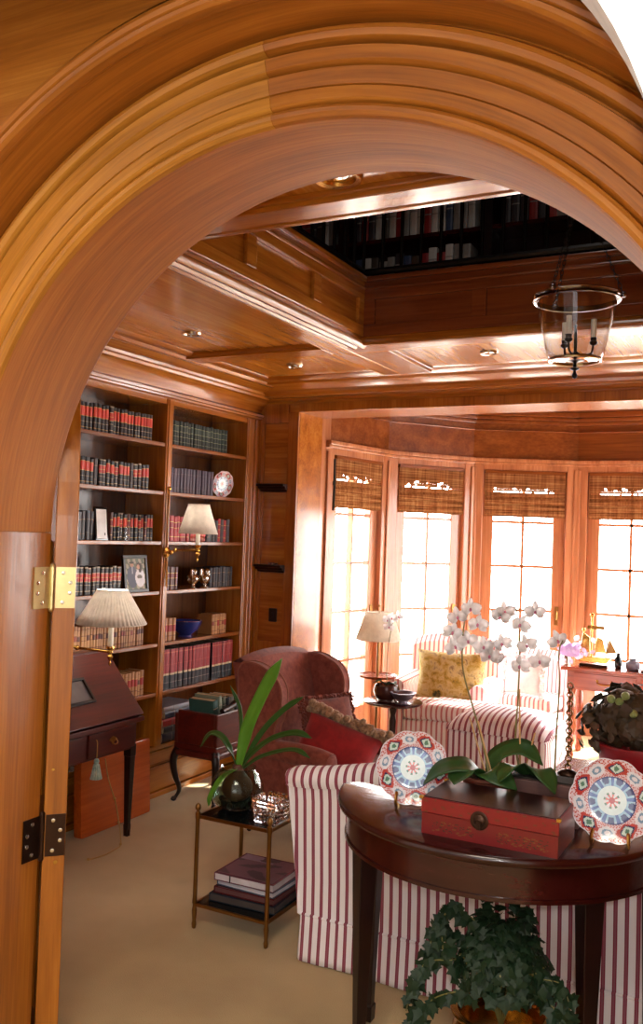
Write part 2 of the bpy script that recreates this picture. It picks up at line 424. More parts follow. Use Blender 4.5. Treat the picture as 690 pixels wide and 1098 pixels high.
# white plaster end of the hall with its own curved edge, at the right
poly = [(-.83 + .7 * math.cos(PI / 2 * (1 - i / 24)), 1.86 + .7 * math.sin(PI / 2 * (1 - i / 24))) for i in range(25)]
poly = poly[:25] + [(-.11, 1.78), (1.7, 1.72), (1.7, 3.1), (-2.6, 3.1), (-2.6, 2.56)]
b = B(); b.prism(poly, 1.10, 1.20, 'y'); struct(b.obj('wall_hall_right', PLASTER))
# the hall the camera stands in
for nm, bx in (('wall_hall_left', (-2.7, -2.6, -2.6, 1.42, 0, 3.1)), ('wall_hall_side', (1.7, 1.8, -2.6, 1.42, 0, 3.1)), ('wall_hall_back', (-2.7, 1.8, -2.7, -2.6, 0, 3.1)), ('ceiling_hall', (-2.7, 1.8, -2.7, 1.42, 3.1, 3.2))):
    b = B(); b.box(*bx); struct(b.obj(nm, PLASTER))

# ---- walls of the library and the gallery above
b = B(); b.box(-3.62, -3.53, 1.9, 5.3, 0, 4.7); struct(b.obj('wall_left', WZ))
b = B(); b.box(.95, 1.05, 1.63, 5.3, 0, 4.7); struct(b.obj('wall_right', WZ))
b = B(); b.prism([(-3.53, 0), (-2.92, 0), (-2.92, 2.352), (.64, 2.352), (.64, 0), (.95, 0), (.95, 4.7), (-3.53, 4.7)], 5.25, 5.57, 'y'); struct(b.obj('wall_back', WX))
b = B(); b.box(-3.53, .95, 1.63, 1.905, 2.75, 4.7); struct(b.obj('wall_gallery_near', WX))
b = B(); b.box(-3.6, 1.05, 1.63, 5.57, 4.7, 4.8); struct(b.obj('ceiling_gallery', WX))
# ---- coffered ceiling round the open well
WXL, WXR, WYN, WYF = -1.90, .20, 2.38, 4.00
b = B()
b.box(-3.53, WXL - .012, 1.905, 5.25, ZC, 2.78); b.box(WXR + .012, .95, 1.905, 5.25, ZC, 2.78)
b.box(WXL - .012, WXR + .012, 1.905, WYN - .012, ZC, 2.78); b.box(WXL - .012, WXR + .012, WYF + .012, 5.25, ZC, 2.78)
struct(b.obj('ceiling', CLY))
def beam(x0, x1, y0, y1, n, M):
    g = B(); g.box(x0, x1, y0, y1, ZB, ZC + .002); struct(g.obj(n, M, bevel=.004))
beam(-2.15, -2.03, 1.905, 4.83, 'trim_5', CLY); beam(-3.0, -2.15, 4.06, 4.20, 'trim_6', WX)
beam(-2.03, .3, WYF + .06, 4.20, 'trim_7', WX); beam(-3.0, .9, 2.25, WYN - .02, 'trim_8', WX); beam(-2.03, -1.84, 4.20, 4.83, 'trim_9', WY)
beam(-.30, -.05, 4.20, 4.83, 'trim_9', WY); beam(WXR + .06, .40, 1.905, 4.83, 'trim_5', WY)
# beads along the panel edges
for (x0, x1, y0, y1) in ((-2.168, -2.15, 2.38, 4.06), (-2.168, -2.15, 4.2, 4.8), (-1.84, -1.822, 4.2, 4.8), (-1.84, -.3, 4.2, 4.218), (-2.95, -2.15, 4.045, 4.06), (-2.95, -2.15, 4.2, 4.215), (-2.95, .9, 2.235, 2.25), (-2.95, -2.15, 2.38, 2.395)):
    g = B(); g.box(x0, x1, y0, y1, ZB + .012, ZC + .002); struct(g.obj('trim_10', WY if y1 - y0 > x1 - x0 else WX, bevel=.005))
# moulded lip of the well, its fascia and rails
def lip(sgn, x):      # profile across the beam towards the well
    return [(x - .13 * sgn, ZC + .01), (x - .13 * sgn, ZB), (x - .105 * sgn, ZB), (x - .10 * sgn, ZB - .012), (x - .085 * sgn, ZB - .016), (x - .078 * sgn, ZB - .006), (x - .06 * sgn, ZB - .004),
            (x - .055 * sgn, ZB - .018), (x - .035 * sgn, ZB - .022), (x - .028 * sgn, ZB - .010), (x - .012 * sgn, ZB - .006), (x - .008 * sgn, ZB - .02), (x + .008 * sgn, ZB - .022), (x + .018 * sgn, ZB - .012), (x + .02 * sgn, ZB + .005), (x + .006 * sgn, ZB + .016), (x, ZC + .02)]
b = B(); b.prism(lip(1, WXL), WYN, WYF + .02, 'y'); struct(b.obj('trim_11', WY, smooth=True))
b = B(); b.prism(lip(-1, WXR), WYN, WYF + .02, 'y'); struct(b.obj('trim_11', WY, smooth=True))
b = B(); b.prism([(WYF + .06, ZC + .01), (WYF + .06, ZB - .004), (WYF + .02, ZB - .008), (WYF - .012, ZB - .012), (WYF - .022, ZB), (WYF - .012, ZB + .014), (WYF, ZC + .02)], WXL - .02, WXR + .02, 'x'); struct(b.obj('trim_12', WX, smooth=True))
b = B(); b.box(WXL - .02, WXR + .02, WYN - .022, WYN + .004, ZB - .004, ZC + .02); struct(b.obj('trim_12', WX, bevel=.004))
def fascia(axis, c, a0, a1, sgn, stiles):
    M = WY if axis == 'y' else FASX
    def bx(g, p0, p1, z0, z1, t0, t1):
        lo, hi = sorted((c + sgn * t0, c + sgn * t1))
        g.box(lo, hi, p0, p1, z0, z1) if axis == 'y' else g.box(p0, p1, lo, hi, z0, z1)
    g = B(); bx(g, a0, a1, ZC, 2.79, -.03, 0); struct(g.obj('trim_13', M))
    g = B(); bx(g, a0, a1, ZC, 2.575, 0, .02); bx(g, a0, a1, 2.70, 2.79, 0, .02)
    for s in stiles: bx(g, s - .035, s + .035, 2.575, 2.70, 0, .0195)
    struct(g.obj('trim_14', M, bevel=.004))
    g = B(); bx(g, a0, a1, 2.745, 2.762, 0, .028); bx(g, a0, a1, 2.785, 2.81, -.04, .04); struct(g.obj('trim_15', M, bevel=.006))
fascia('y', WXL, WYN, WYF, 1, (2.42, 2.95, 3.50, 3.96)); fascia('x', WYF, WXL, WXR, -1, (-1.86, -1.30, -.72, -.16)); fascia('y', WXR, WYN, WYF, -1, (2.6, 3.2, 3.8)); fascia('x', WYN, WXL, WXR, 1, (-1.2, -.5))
# cornices
cor = [(-3.53, 2.30), (-3.215, 2.30), (-3.205, 2.308), (-3.203, 2.318), (-3.195, 2.322), (-3.192, 2.336), (-3.205, 2.346), (-3.215, 2.352), (-3.19, 2.40), (-3.16, 2.425), (-3.15, 2.43), (-3.135, 2.432), (-3.128, 2.446), (-3.115, 2.452), (-3.11, 2.466), (-3.06, 2.478), (-3.03, 2.487), (-3.02, 2.485), (-3.005, 2.488), (-2.99, 2.502), (-2.955, 2.505), (-2.94, 2.512), (-2.93, 2.522), (-3.53, 2.522)]
b = B(); b.prism(cor, 1.905, 5.25, 'y'); struct(b.obj('trim_16', WY, smooth=True, sharp=25))
cob = [(5.25, 2.405), (5.235, 2.405), (5.225, 2.42), (5.20, 2.425), (5.19, 2.438), (5.11, 2.445), (5.09, 2.462), (5.08, 2.458), (5.07, 2.474), (5.02, 2.490), (4.95, 2.494), (4.94, 2.490), (4.92, 2.503), (4.86, 2.507), (4.83, 2.522), (5.25, 2.522)]
b = B(); b.prism(cob, -3.2, .95, 'x'); struct(b.obj('trim_17', WX, smooth=True, sharp=25))
# pier panelling by the bookcase, opening edge
g = B()
for x0, x1, z0, z1 in ((-3.235, -3.185, 0, 2.41), (-3.0, -2.92, 0, 2.352), (-3.185, -3.0, .0, .16), (-3.185, -3.0, .74, .82), (-3.185, -3.0, 2.28, 2.41)):
    g.box(x0, x1, 5.228, 5.25, z0, z1)
g.box(-2.92, .95, 5.228, 5.25, 2.352, 2.41)
struct(g.obj('trim_18', WZ, bevel=.004))
# corner post of the bookcase run
g = B(); g.box(-3.53, -3.215, 5.135, 5.25, 0, 2.31); g.box(-3.225, -3.20, 5.15, 5.18, .3, 2.3); g.box(-3.225, -3.20, 5.205, 5.23, .3, 2.3); struct(g.obj('trim_19', WZ, bevel=.003))

# ---- the bow of French windows
b = B()
for i in range(7):
    p, q = Vector((*BAY[i], 0)), Vector((*BAY[i + 1], 0)); d = (q - p); L = d.length; d /= L; nrm = Vector((-d.y, d.x, 0))
    M = Matrix(((d.x, nrm.x, 0, p.x), (d.y, nrm.y, 0, p.y), (0, 0, 1, 0), (0, 0, 0, 1)))
    b.box(-.02, L + .02, 0, .12, 2.215, 2.68, M=M)
    b.box(-.01, L + .01, -.05, 0, 2.53, 2.56, M=M); b.box(-.01, L + .01, -.035, 0, 2.50, 2.53, M=M); b.box(-.01, L + .01, -.09, 0, 2.56, 2.60, M=M); b.box(-.01, L + .01, -.022, 0, 2.44, 2.455, M=M)
struct(b.obj('wall_bay', BAYX, bevel=.006))
b = B(); b.prism([(-2.98, 5.57)] + BAY + [(2 * AX + 2.98, 5.57)], 2.60, 2.70, 'z'); struct(b.obj('ceiling_bay', BAYX))
for s in (-1, 1):
    g = B(); x0 = AX + s * 1.80
    g.box(min(x0, x0 + s * .2), max(x0, x0 + s * .2), 5.57, 5.74, 0, 2.68); g.box(min(x0 - .0 * s, x0 + s * .03), max(x0, x0 + s * .03), 5.565, 5.585, 0, 2.35)
    struct(g.obj('wall_bay_left' if s < 0 else 'wall_bay_right', BAYZ))
ROWS = [.26, .62, .98, 1.34, 1.70, 2.06]
for i in range(7):
    p, q = Vector((*BAY[i], 0)), Vector((*BAY[i + 1], 0)); d = q - p; L = d.length; a = math.atan2(d.y, d.x)
    w = bpy.data.objects.new('window_%d' % (i + 1), None); COL.objects.link(w); w.location = p; w.rotation_euler = (0, 0, a); w['kind'] = 'structure'
    w.empty_display_size = .1
    c0, c1 = .085, L - .085            # inside of the casing posts
    g = B()
    g.box(-.015, c0, -.012, .11, -.1, 2.215); g.box(c1, L + .015, -.012, .11, -.1, 2.215); g.box(c0, c1, -.012, .11, 2.12, 2.215)
    g.box(-.012, .03, -.028, -.012, 0, 2.14); g.box(L - .03, L + .012, -.028, -.012, 0, 2.14)
    g.box(-.02, L + .02, -.04, 0, 2.165, 2.185); g.box(-.02, L + .02, -.055, 0, 2.185, 2.215)
    g.obj('window_casing', BAYZ, w, bevel=.005)
    s0, s1 = c0 + .095, c1 - .095      # glass edges
    g = B()
    g.box(c0, s0, .03, .085, -.1, 2.12); g.box(s1, c1, .03, .085, -.1, 2.12); g.box(s0, s1, .03, .085, 2.05, 2.12); g.box(s0, s1, .03, .085, -.1, ROWS[0])
    g.box(s0 + .04, s1 - .04, .022, .03, .06, ROWS[0] - .05)
    g.obj('sash_frame', BAYZ, w, bevel=.005)
    g = B(); mid = (s0 + s1) / 2
    g.box(mid - .011, mid + .011, .036, .08, ROWS[0], 2.05)
    for z in ROWS[1:-1]: g.box(s0, s1, .036, .08, z - .011, z + .011)
    g.obj('muntin', BAYZ, w)
    g = B(); g.box(s0 - .004, s1 + .004, .056, .060, ROWS[0] - .004, 2.054); g.obj('glass_pane', WGLASS, w)
    if i in (3, 4): pass
    g = B(); g.tube([(c1 - .05, .03, .92), (c1 - .05, -.01, .92)], .008, 8); g.tube([(c1 - .05, -.01, .92), (c1 - .05, -.015, .99)], .007, 8); g.box(c1 - .066, c1 - .034, .022, .03, .87, 1.02)
    g.obj('door_handle', OLDBRASS, w, bevel=.002)
# woven blinds in the four windows in view
BL = ['leftmost of the woven bamboo roman blinds, beside the pier', 'second woven bamboo roman blind from the left in the bay', 'third woven bamboo roman blind from the left, behind the white orchids', 'woven bamboo roman blind at the right edge, above the console table']
for i in range(4):
    p, q = Vector((*BAY[i], 0)), Vector((*BAY[i + 1], 0)); d = q - p; L = d.length; a = math.atan2(d.y, d.x)
    c0, c1 = .10, L - .10
    t = thing('woven_blind', BL[i], 'blind', (p.x, p.y, 0), a, 'woven blinds of the bow window')
    rnd = random.Random(i)
    g = B()                                   # hanging valance with an open worked band, slats with real gaps
    z = 2.095
    while z > 1.915:
        h = .0085
        if 1.958 < z < 1.995 and rnd.random() < .8:
            x = c0
            while x < c1:
                e = min(c1, x + rnd.uniform(.05, .17)); g.box(x, e, -.008, -.003, z - h * .97, z); x = e + rnd.uniform(.006, .034)
        elif 1.947 < z <= 1.956:
            x = c0
            while x < c1: e = min(c1, x + rnd.uniform(.008, .03)); g.box(x, e, -.008, -.003, z - h, z); x = e + rnd.uniform(.04, .16)
        else: g.box(c0, c1, -.009, -.003, z - h, z - .0003)
        z -= h
    for x in (c0 + .07, (c0 + c1) / 2, c1 - .07): g.box(x - .003, x + .003, -.0105, -.009, 1.915, 2.095)
    g.obj('valance', BAMBOO, t)
    g = B()
    for k, z0 in enumerate((1.90, 1.85, 1.80)):
        def fn(u, v, z0=z0, k=k):
            z = z0 + .02 - v * (.085 if k < 2 else .075); return (c0 + u * (c1 - c0), .012 - .022 * math.sin(v * PI * .9) - k * .002, z)
        g.grid(fn, 1, 8)
    g.obj('folds', BAMBOO, t, solid=.004)
    g = B(); g.box(c0, c1, -.012, .0, 1.742, 1.752); g.obj('bottom_rail', BAMBOO, t, bevel=.002)
    g = B(); g.box(c0, c1, -.02, .025, 2.095, 2.118); g.obj('head_rail', BAYX, t)
    if i == 0:
        g = B(); g.tube([(c0 - .015, -.012, 2.09), (c0 - .012, -.014, 1.9), (c0 - .016, -.012, 1.72)], .01, 8); g.box(c0 - .03, c0 - .005, -.02, -.005, 1.9, 1.93); g.obj('pull_cord', DARKW, t)
# recessed downlights
for (x, y, lb) in ((-2.66, 3.64, 'recessed downlight in the left coffer nearest the arch'), (-2.59, 4.56, 'recessed downlight in the far left coffer above the bookcase corner'), (-1.41, 4.52, 'recessed downlight in the coffer in front of the bow window'), (-1.11, 2.155, 'recessed gold-rimmed downlight in the near ceiling panel just behind the arch')):
    t = thing('recessed_downlight', lb, 'ceiling light', (x, y, ZC), 0, 'recessed downlights')
    k = 1.35 if y < 3 else 1
    g = B(); g.lathe([(.034 * k, -.001), (.036 * k, -.008 * k), (.048 * k, -.010 * k), (.052 * k, -.001)], 24, cap=False); g.obj('trim_ring', BRASS if y < 3 else SILVER, t, smooth=True)
    g = B(); g.ball((0, 0, -.001), .032, 16, 8, sc=(1, 1, .22)); g.obj('bulb', SILVER, t, smooth=True)
# switch plate and ledges on the pier
t = thing('switch_plate', 'dark switch plate on the panelled pier by the bookcase', 'light switch', (-3.078, 5.25, .995))
g = B(); g.prism(rrect(-.03, .03, -.045, .045, .006, 3), -.006, 0, 'y'); g.obj('plate', SWITCH, t)
g = B(); g.box(-.008, .008, -.012, -.006, -.016, .016); g.obj('toggle', SWITCH, t, bevel=.002)
for z, lb in ((1.852, 'upper dark wooden ledge on the panelled pier by the bookcase'), (1.312, 'lower dark wooden ledge on the panelled pier by the bookcase')):
    t = thing('moulded_ledge', lb, 'ledge', (-3.095, 5.25, z), 0, 'wooden ledges on the pier')
    g = B(); g.prism([(0, .02), (-.075, .02), (-.085, .012), (-.075, .004), (-.06, .002), (-.05, -.012), (-.025, -.02), (-.022, -.03), (0, -.034)], -.105, .105, 'x'); g.obj('moulded_ledge', MAHZ, t, bevel=.002)
    if z < 1.5:
        g = B(); g.lathe([(.004, .02), (.03, .022), (.034, .034), (.03, .03), (.0, .028)], 16, (.03, -.045, 0)); g.obj('candle_dish', SILVER, t, smooth=True)
# ---- left leaf of the arched doors, opened back into the library, with its hinges
HX, HY = CXA - .877 * XS + .004, 1.925
t = bpy.data.objects.new('door_1', None); COL.objects.link(t); t.location = (HX, HY, 0); t['kind'] = 'structure'; t.empty_display_size = .1
da = math.radians(137.5); t.rotation_euler = (0, 0, da)     # leaf runs along local +x
R0 = .865
pl = [(0, .01), (R0, .01), (R0, CZA + R0)] + [(R0 - R0 * math.sin(PI / 2 * k / 28), CZA + R0 * math.cos(PI / 2 * k / 28)) for k in range(1, 29)]
TH = .062
g = B(); g.prism(pl, -TH, 0, 'y'); g.obj('door_leaf', WZ, t, bevel=.003)
g = B()
for z0, z1 in ((.15, .62), (.76, 1.50)):
    for yy in (-TH - .006, .0): g.box(.10, .78, yy, yy + .006, z0, z1)
g.obj('door_panel', WZ, t, bevel=.004)
g = B(); g.tube([(-.001, -.036, .60), (-.004, -.036, .60)], .006, 10); g.tube([(-.001, -.02, .86), (-.004, -.02, .86)], .004, 8); g.obj('peg', BRASS, t)
for zc, mat, lb in ((1.372, HINGE, None), (.60 + .075, DARKBRASS, None)):
    hg = B()
    hg.box(-.003, 0.0, -.060, -.006, zc - .058, zc + .058)                        # leaf on the door's edge
    hg.tube([(-.004, .004, zc - .06), (-.004, .004, zc + .06)], .0075, 10)
    hg.ball((-.004, .004, zc + .062), .008, 8, 6); hg.ball((-.004, .004, zc - .062), .008, 8, 6)
    h = hg.obj('hinge', mat, t)
    sg = B()
    for k, dz in enumerate((-.042, -.015, .014, .042)):
        sg.lathe([(.006, 0), (.0055, .0015), (.003, .002), (0, .002)], 12, M=T(-.003, -.046 if k % 3 else -.026, zc + dz) @ Matrix.Rotation(-PI / 2, 4, 'Y'))
    sg.obj('screw', SILVER, h, smooth=True)
    # jamb half of the hinge
    jg = B(); jg.box(0, .003, -.062, 0, zc - .058, zc + .058)
    j = struct(jg.obj('jamb_hinge_leaf', mat, None, (CXA - .877 * XS, 1.914, 0)))
    sg = B()
    for k, dz in enumerate((-.042, -.015, .014, .042)):
        sg.lathe([(.006, 0), (.0055, .0015), (.003, .002), (0, .002)], 12, M=T(.003, -.048 if k % 3 else -.03, zc + dz) @ Matrix.Rotation(PI / 2, 4, 'Y'))
    sg.obj('jamb_hinge_screw', SILVER, j, smooth=True)

# ================================================================== CAMERA, LIGHT
cd = bpy.data.cameras.new('camera'); cam = bpy.data.objects.new('camera', cd); COL.objects.link(cam); sc.camera = cam
V1, V2, F = (505., 41.), (-1870., -42.), 970.
Yc = Vector((V1[0], -V1[1], F)).normalized(); X0 = Vector((-V2[0], V2[1], -F)).normalized()
Xc = (X0 - Yc * X0.dot(Yc)).normalized(); Zc = Xc.cross(Yc)
if Zc.y < 0: Zc = -Zc
right = Vector((Xc.x, Yc.x, Zc.x)); up = Vector((Xc.y, Yc.y, Zc.y)); fw = Vector((Xc.z, Yc.z, Zc.z))
cam.matrix_world = Matrix(((right.x, up.x, -fw.x, 0), (right.y, up.y, -fw.y, 0), (right.z, up.z, -fw.z, 1.55), (0, 0, 0, 1)))
cd.sensor_fit = 'VERTICAL'; cd.sensor_height = 24; cd.lens = F / 1098 * 24; cd.clip_start = .02
sc.view_settings.view_transform = 'Standard'; sc.view_settings.look = 'None'; sc.view_settings.gamma = 1; sc.view_settings.use_curve_mapping = False
sc.view_settings.exposure = 0.0
wd = bpy.data.worlds.new('sky'); sc.world = wd; wd.use_nodes = True
bg = wd.node_tree.nodes['Background']; bg.inputs[0].default_value = (1, .985, .96, 1); bg.inputs[1].default_value = WORLD
def area(name, loc, rot, sx, sy, power, col=(1, 1, 1), portal=False):
    l = bpy.data.lights.new(name, 'AREA'); l.shape = 'RECTANGLE'; l.size = sx; l.size_y = sy; l.energy = power; l.color = col
    o = bpy.data.objects.new(name, l); COL.objects.link(o); o.location = loc; o.rotation_euler = rot
    if portal: l.cycles.is_portal = True
    return o
for i in range(7):
    p, q = Vector((*BAY[i], 0)), Vector((*BAY[i + 1], 0)); d = q - p; a = math.atan2(d.y, d.x); m = (p + q) / 2; n = Vector((-d.y, d.x, 0)).normalized()
    area('window_portal', (m.x + n.x * .14, m.y + n.y * .14, 1.15), (-PI / 2, 0, a), d.length, 2.1, 1, portal=True)
sl = bpy.data.lights.new('sun', 'SUN'); sl.energy = SUN; sl.angle = math.radians(.6); sl.color = (1, .95, .86)
so = bpy.data.objects.new('sun', sl); COL.objects.link(so); so.rotation_euler = Vector((-.36, -.80, -.50)).to_track_quat('-Z', 'Y').to_euler()
pl_ = bpy.data.lights.new('camera_flash', 'POINT'); pl_.energy = FLASH; pl_.shadow_soft_size = .03; pl_.color = (1, .96, .9)
po = bpy.data.objects.new('camera_flash', pl_); COL.objects.link(po); po.location = (.05, .0, 1.63)
area('gallery_fill_light', (-.9, 3.2, 4.66), (0, 0, 0), .5, .5, 5, (1, .95, .88))  # added light out of view, brightens the gallery books
area('hall_top_fill_light', (-.5, .1, 3.05), (0, 0, 0), 1.0, 1.0, HALL1, (1, .87, .70))  # added unseen fill, lights the arch from the hall side
area('hall_back_fill_light', (.3, -2.5, 1.5), (PI / 2, 0, 0), 1.8, 1.6, HALL2, (.92, .95, 1))  # added cool fill behind the camera, no window is built there
# ================================================================== BUILT-IN BOOKCASE
XB = -3.23                       # front plane of the shelves
SH = [2.035, 1.754, 1.465, 1.178, .877, .592]
bc = thing('built_in_bookcase', 'tall built-in wooden bookcase along the left wall, full of books', 'bookcase', (XB, 4.3, 0))
def bobj(g, n, M, **k): return g.obj(n, M, bc, **k)
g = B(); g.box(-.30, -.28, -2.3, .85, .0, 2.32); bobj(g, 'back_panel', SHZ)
for y0, y1 in ((-.09, -.03), (-.90, -.84), (.78, .85)):
    g = B(); g.box(-.28, .006, y0, y1, .29, 2.32); g.box(.006, .012, y0 + .012, y1 - .012, .32, 2.30); bobj(g, 'upright', WZ, bevel=.003)
for z in SH:
    for y0, y1 in ((-.84, -.09), (-.03, .78)):
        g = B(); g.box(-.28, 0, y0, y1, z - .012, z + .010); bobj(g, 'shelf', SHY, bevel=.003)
g = B(); g.box(-.28, 0, -.9, .85, 2.27, 2.32); bobj(g, 'top_rail', WY)
g = B(); g.box(-.28, .004, -.9, .85, .27, .295); g.box(-.28, -.02, -.9, .85, 0, .27); g.box(-.03, -.008, -.9, .85, .185, .262); g.box(-.03, .0, -.9, .85, .035, .175); g.box(-.03, .012, -.9, .85, 0, .03); bobj(g, 'plinth', WY, bevel=.004)
g = B(); g.box(-.29, .0, -2.38, -.90, 0, 2.32); g.obj('end_panel', WZ, bc)

ORD = ['first', 'second', 'third', 'fourth', 'fifth', 'sixth', 'seventh', 'eighth', 'ninth', 'tenth', 'eleventh', 'twelfth', 'thirteenth', 'fourteenth', 'fifteenth', 'sixteenth', 'seventeenth', 'eighteenth', 'nineteenth', 'twentieth']
TENS = {20: 'twenty', 30: 'thirty', 40: 'forty'}
def ordinal(i):
    i += 1
    if i <= 20: return ORD[i - 1]
    t = i // 10 * 10; r = i - t
    return {30: 'thirtieth', 40: 'fortieth'}[i] if r == 0 else TENS[t] + '-' + ORD[r - 1]
GOLD = S(206, 160, 76); PAGE = S(206, 186, 150)
STY = {   # band list from the bottom (fraction, colour)
 'blackred': lambda r: [(0, S(26, 18, 18)), (.10, GOLD), (.115, S(26, 18, 18)), (.30, S(150, 130, 100)), (.32, S(26, 18, 18)), (.50, GOLD), (.52, r.choice([S(206, 54, 34), S(214, 66, 42), S(186, 44, 32)])), (.84, GOLD), (.86, S(26, 18, 18))],
 'blackrednarrow': lambda r: [(0, S(30, 20, 20)), (.12, S(196, 170, 130)), (.14, S(30, 20, 20)), (.34, S(150, 130, 100)), (.36, S(30, 20, 20)), (.46, S(196, 170, 120)), (.48, S(190, 52, 36)), (.60, GOLD), (.62, S(196, 60, 40)), (.76, S(210, 190, 150)), (.78, S(30, 20, 20)), (.95, S(150, 130, 100))],
 'green': lambda r: [(0, S(26, 44, 38)), (.15, S(120, 130, 100)), (.17, S(26, 44, 38)), (.36, S(130, 140, 104)), (.38, S(30, 48, 40)), (.56, S(140, 150, 110)), (.58, r.choice([S(40, 60, 50), S(58, 76, 64)])), (.80, S(140, 150, 110)), (.82, S(28, 46, 40))],
 'purple': lambda r: [(0, r.choice([S(64, 48, 66), S(72, 54, 70), S(58, 42, 60)])), (.2, S(88, 72, 84)), (.22, S(66, 50, 68)), (.76, S(92, 76, 86)), (.78, S(64, 48, 66))],
 'red': lambda r: [(0, r.choice([S(166, 30, 30), S(184, 44, 36)])), (.16, GOLD), (.19, S(172, 34, 32)), (.52, GOLD), (.54, S(150, 24, 28)), (.74, GOLD), (.77, S(176, 40, 34))],
 'dark': lambda r: [(0, r.choice([S(44, 28, 26), S(36, 30, 32), S(58, 34, 28)])), (.2, S(110, 80, 50)), (.22, S(44, 28, 26)), (.7, S(120, 90, 56)), (.73, S(48, 30, 28))],
 'navy': lambda r: [(0, r.choice([S(34, 34, 44), S(44, 36, 42)])), (.25, S(84, 78, 70)), (.27, S(36, 36, 46)), (.7, S(90, 84, 74)), (.72, S(36, 36, 46))],
 'brown': lambda r: [(0, S(86, 42, 30)), (.18, GOLD), (.2, S(92, 46, 32)), (.5, GOLD), (.52, S(120, 40, 30)), (.72, GOLD), (.75, S(86, 42, 30))],
 'tan': lambda r: [(0, r.choice([S(170, 120, 70), S(186, 136, 84), S(150, 100, 60)])), (.14, S(120, 70, 36)), (.17, S(178, 130, 78)), (.44, S(110, 60, 34)), (.46, r.choice([S(140, 60, 36), S(176, 128, 78), S(90, 50, 34)])), (.62, S(120, 76, 40)), (.65, S(178, 130, 80)), (.86, S(120, 70, 36)), (.88, S(176, 126, 76))],
 'tanred': lambda r: [(0, S(168, 116, 66)), (.2, S(100, 50, 30)), (.23, S(172, 122, 72)), (.4, S(160, 36, 28)), (.7, GOLD), (.73, S(170, 118, 70))],
 'redblack': lambda r: [(0, S(26, 26, 34)), (.15, S(130, 120, 110)), (.165, S(26, 26, 34)), (.34, S(210, 190, 150)), (.39, S(150, 34, 40)), (.6, S(172, 60, 50)), (.62, S(152, 34, 40)), (.9, S(190, 90, 66)), (.93, S(150, 32, 38))],
 'gallery': lambda r: [(0, r.choice([S(120, 110, 100), S(60, 56, 60), S(150, 140, 130), S(140, 40, 40), S(50, 60, 80)])), (.7, S(150, 140, 120)), (.74, S(70, 66, 66))],
}
DESC = {'blackred': 'black red-labelled book', 'blackrednarrow': 'gilt-banded black book', 'green': 'dark green leather book', 'purple': 'dull purple cloth book', 'red': 'red book', 'dark': 'dark brown book', 'navy': 'dark blue-grey book', 'brown': 'brown leather book', 'tan': 'tan calf-bound book', 'tanred': 'tan red-labelled book', 'redblack': 'red and black book', 'gallery': 'book'}
def book_mesh(w, h, d, bands, r):
    """local: spine faces +x at x=0, thickness along y, stands on z=0"""
    g = B(); zs = [0]; cs = []
    for i, (fz, c) in enumerate(bands):
        nx = bands[i + 1][0] if i + 1 < len(bands) else 1
        zs.append(nx * h); cs.append(c)
    ys = [(-.5, -.004), (-.25, .0), (.25, .0), (.5, -.004)]
    v = []; f = []; c = []
    for z in zs:
        v.append((-d, -w / 2, z))
        for fy, x in ys: v.append((x, fy * w, z))
        v.append((-d, w / 2, z))
    for j in range(len(zs) - 1):
        for k in range(5):
            f.append((j * 6 + k, j * 6 + k + 1, (j + 1) * 6 + k + 1, (j + 1) * 6 + k)); c.append(cs[j] if 0 < k < 4 else cs[0])
    g.add(v, f, c)
    t = .0022; v = []
    o = (len(zs) - 1) * 6
    top = h - .003
    g.box(-d + .001, -.006, -w / 2 + t, w / 2 - t, .003, top, PAGE)                 # leaves
    for s in (-1, 1): g.add([(-d, s * w / 2, h), (-.004, s * w / 2, h), (-.004, s * (w / 2 - t), h), (-d, s * (w / 2 - t), h), (-d, s * (w / 2 - t), 0), (-.004, s * (w / 2 - t), 0)], [(0, 1, 2, 3), (3, 2, 5, 4)], cs[0])
    g.add([(-.006, -w / 2, h), (-.004, -w / 2, h), (0, -w / 4, h), (0, w / 4, h), (-.004, w / 2, h), (-.006, w / 2, h)], [(0, 1, 2, 3, 4, 5)], cs[-1])
    return g
def row(y0, y1, n, h, style, z, where, grp, x=XB - .03, jit=.04, d=.11, lean=0, rnd=None, desc=None):
    r = rnd or random.Random(int(y0 * 1000) + n)
    ws = [r.uniform(.8, 1.2) for _ in range(n)]; s = sum(ws); y = y0
    for i in range(n):
        w = ws[i] / s * (y1 - y0); st = style if isinstance(style, str) else style[i % len(style)]
        hh = h * (1 + r.uniform(-jit, jit * .5))
        o = book_mesh(w - .0012, hh, d, STY[st](r), r).obj('book', PAINT, None, (x + r.uniform(-.004, .004), y + w / 2, z + .0005))
        tag(o, '%s, %s from left %s' % (desc or DESC[st], ordinal(i), where), 'book', grp); y += w
def zt(i): return SH[i] + .010
row(3.475, 4.13, 22, .148, ['blackred'] * 9 + ['blackrednarrow'] + ['blackred'] * 12, zt(0), 'on the top left bookcase shelf', 'black and red set on the top left shelf')
row(4.285, 4.90, 20, .150, 'green', zt(0), 'on the top right bookcase shelf', 'green set on the top right shelf')
row(3.55, 4.11, 17, .142, ['blackred', 'blackred', 'blackred', 'dark', 'blackrednarrow', 'blackrednarrow', 'blackred', 'blackred', 'blackrednarrow'], zt(1), 'on the second left bookcase shelf', 'black and red books on the second left shelf')
row(4.285, 4.76, 15, .150, 'purple', zt(1), 'on the second right bookcase shelf', 'purple books on the second right shelf')
row(3.475, 3.67, 6, .150, ['dark', 'navy', 'dark'], zt(2), 'on third left shelf, left of white card', 'dark books left of the white card')
row(3.80, 4.17, 13, .148, ['brown', 'blackred', 'blackred', 'blackrednarrow', 'blackred'], zt(2), 'on third left shelf, right of white card', 'red-banded books right of the white card')
row(4.285, 4.52, 7, .150, 'red', zt(2), 'on third right shelf, behind the lamp', 'red books behind the wall sconce')
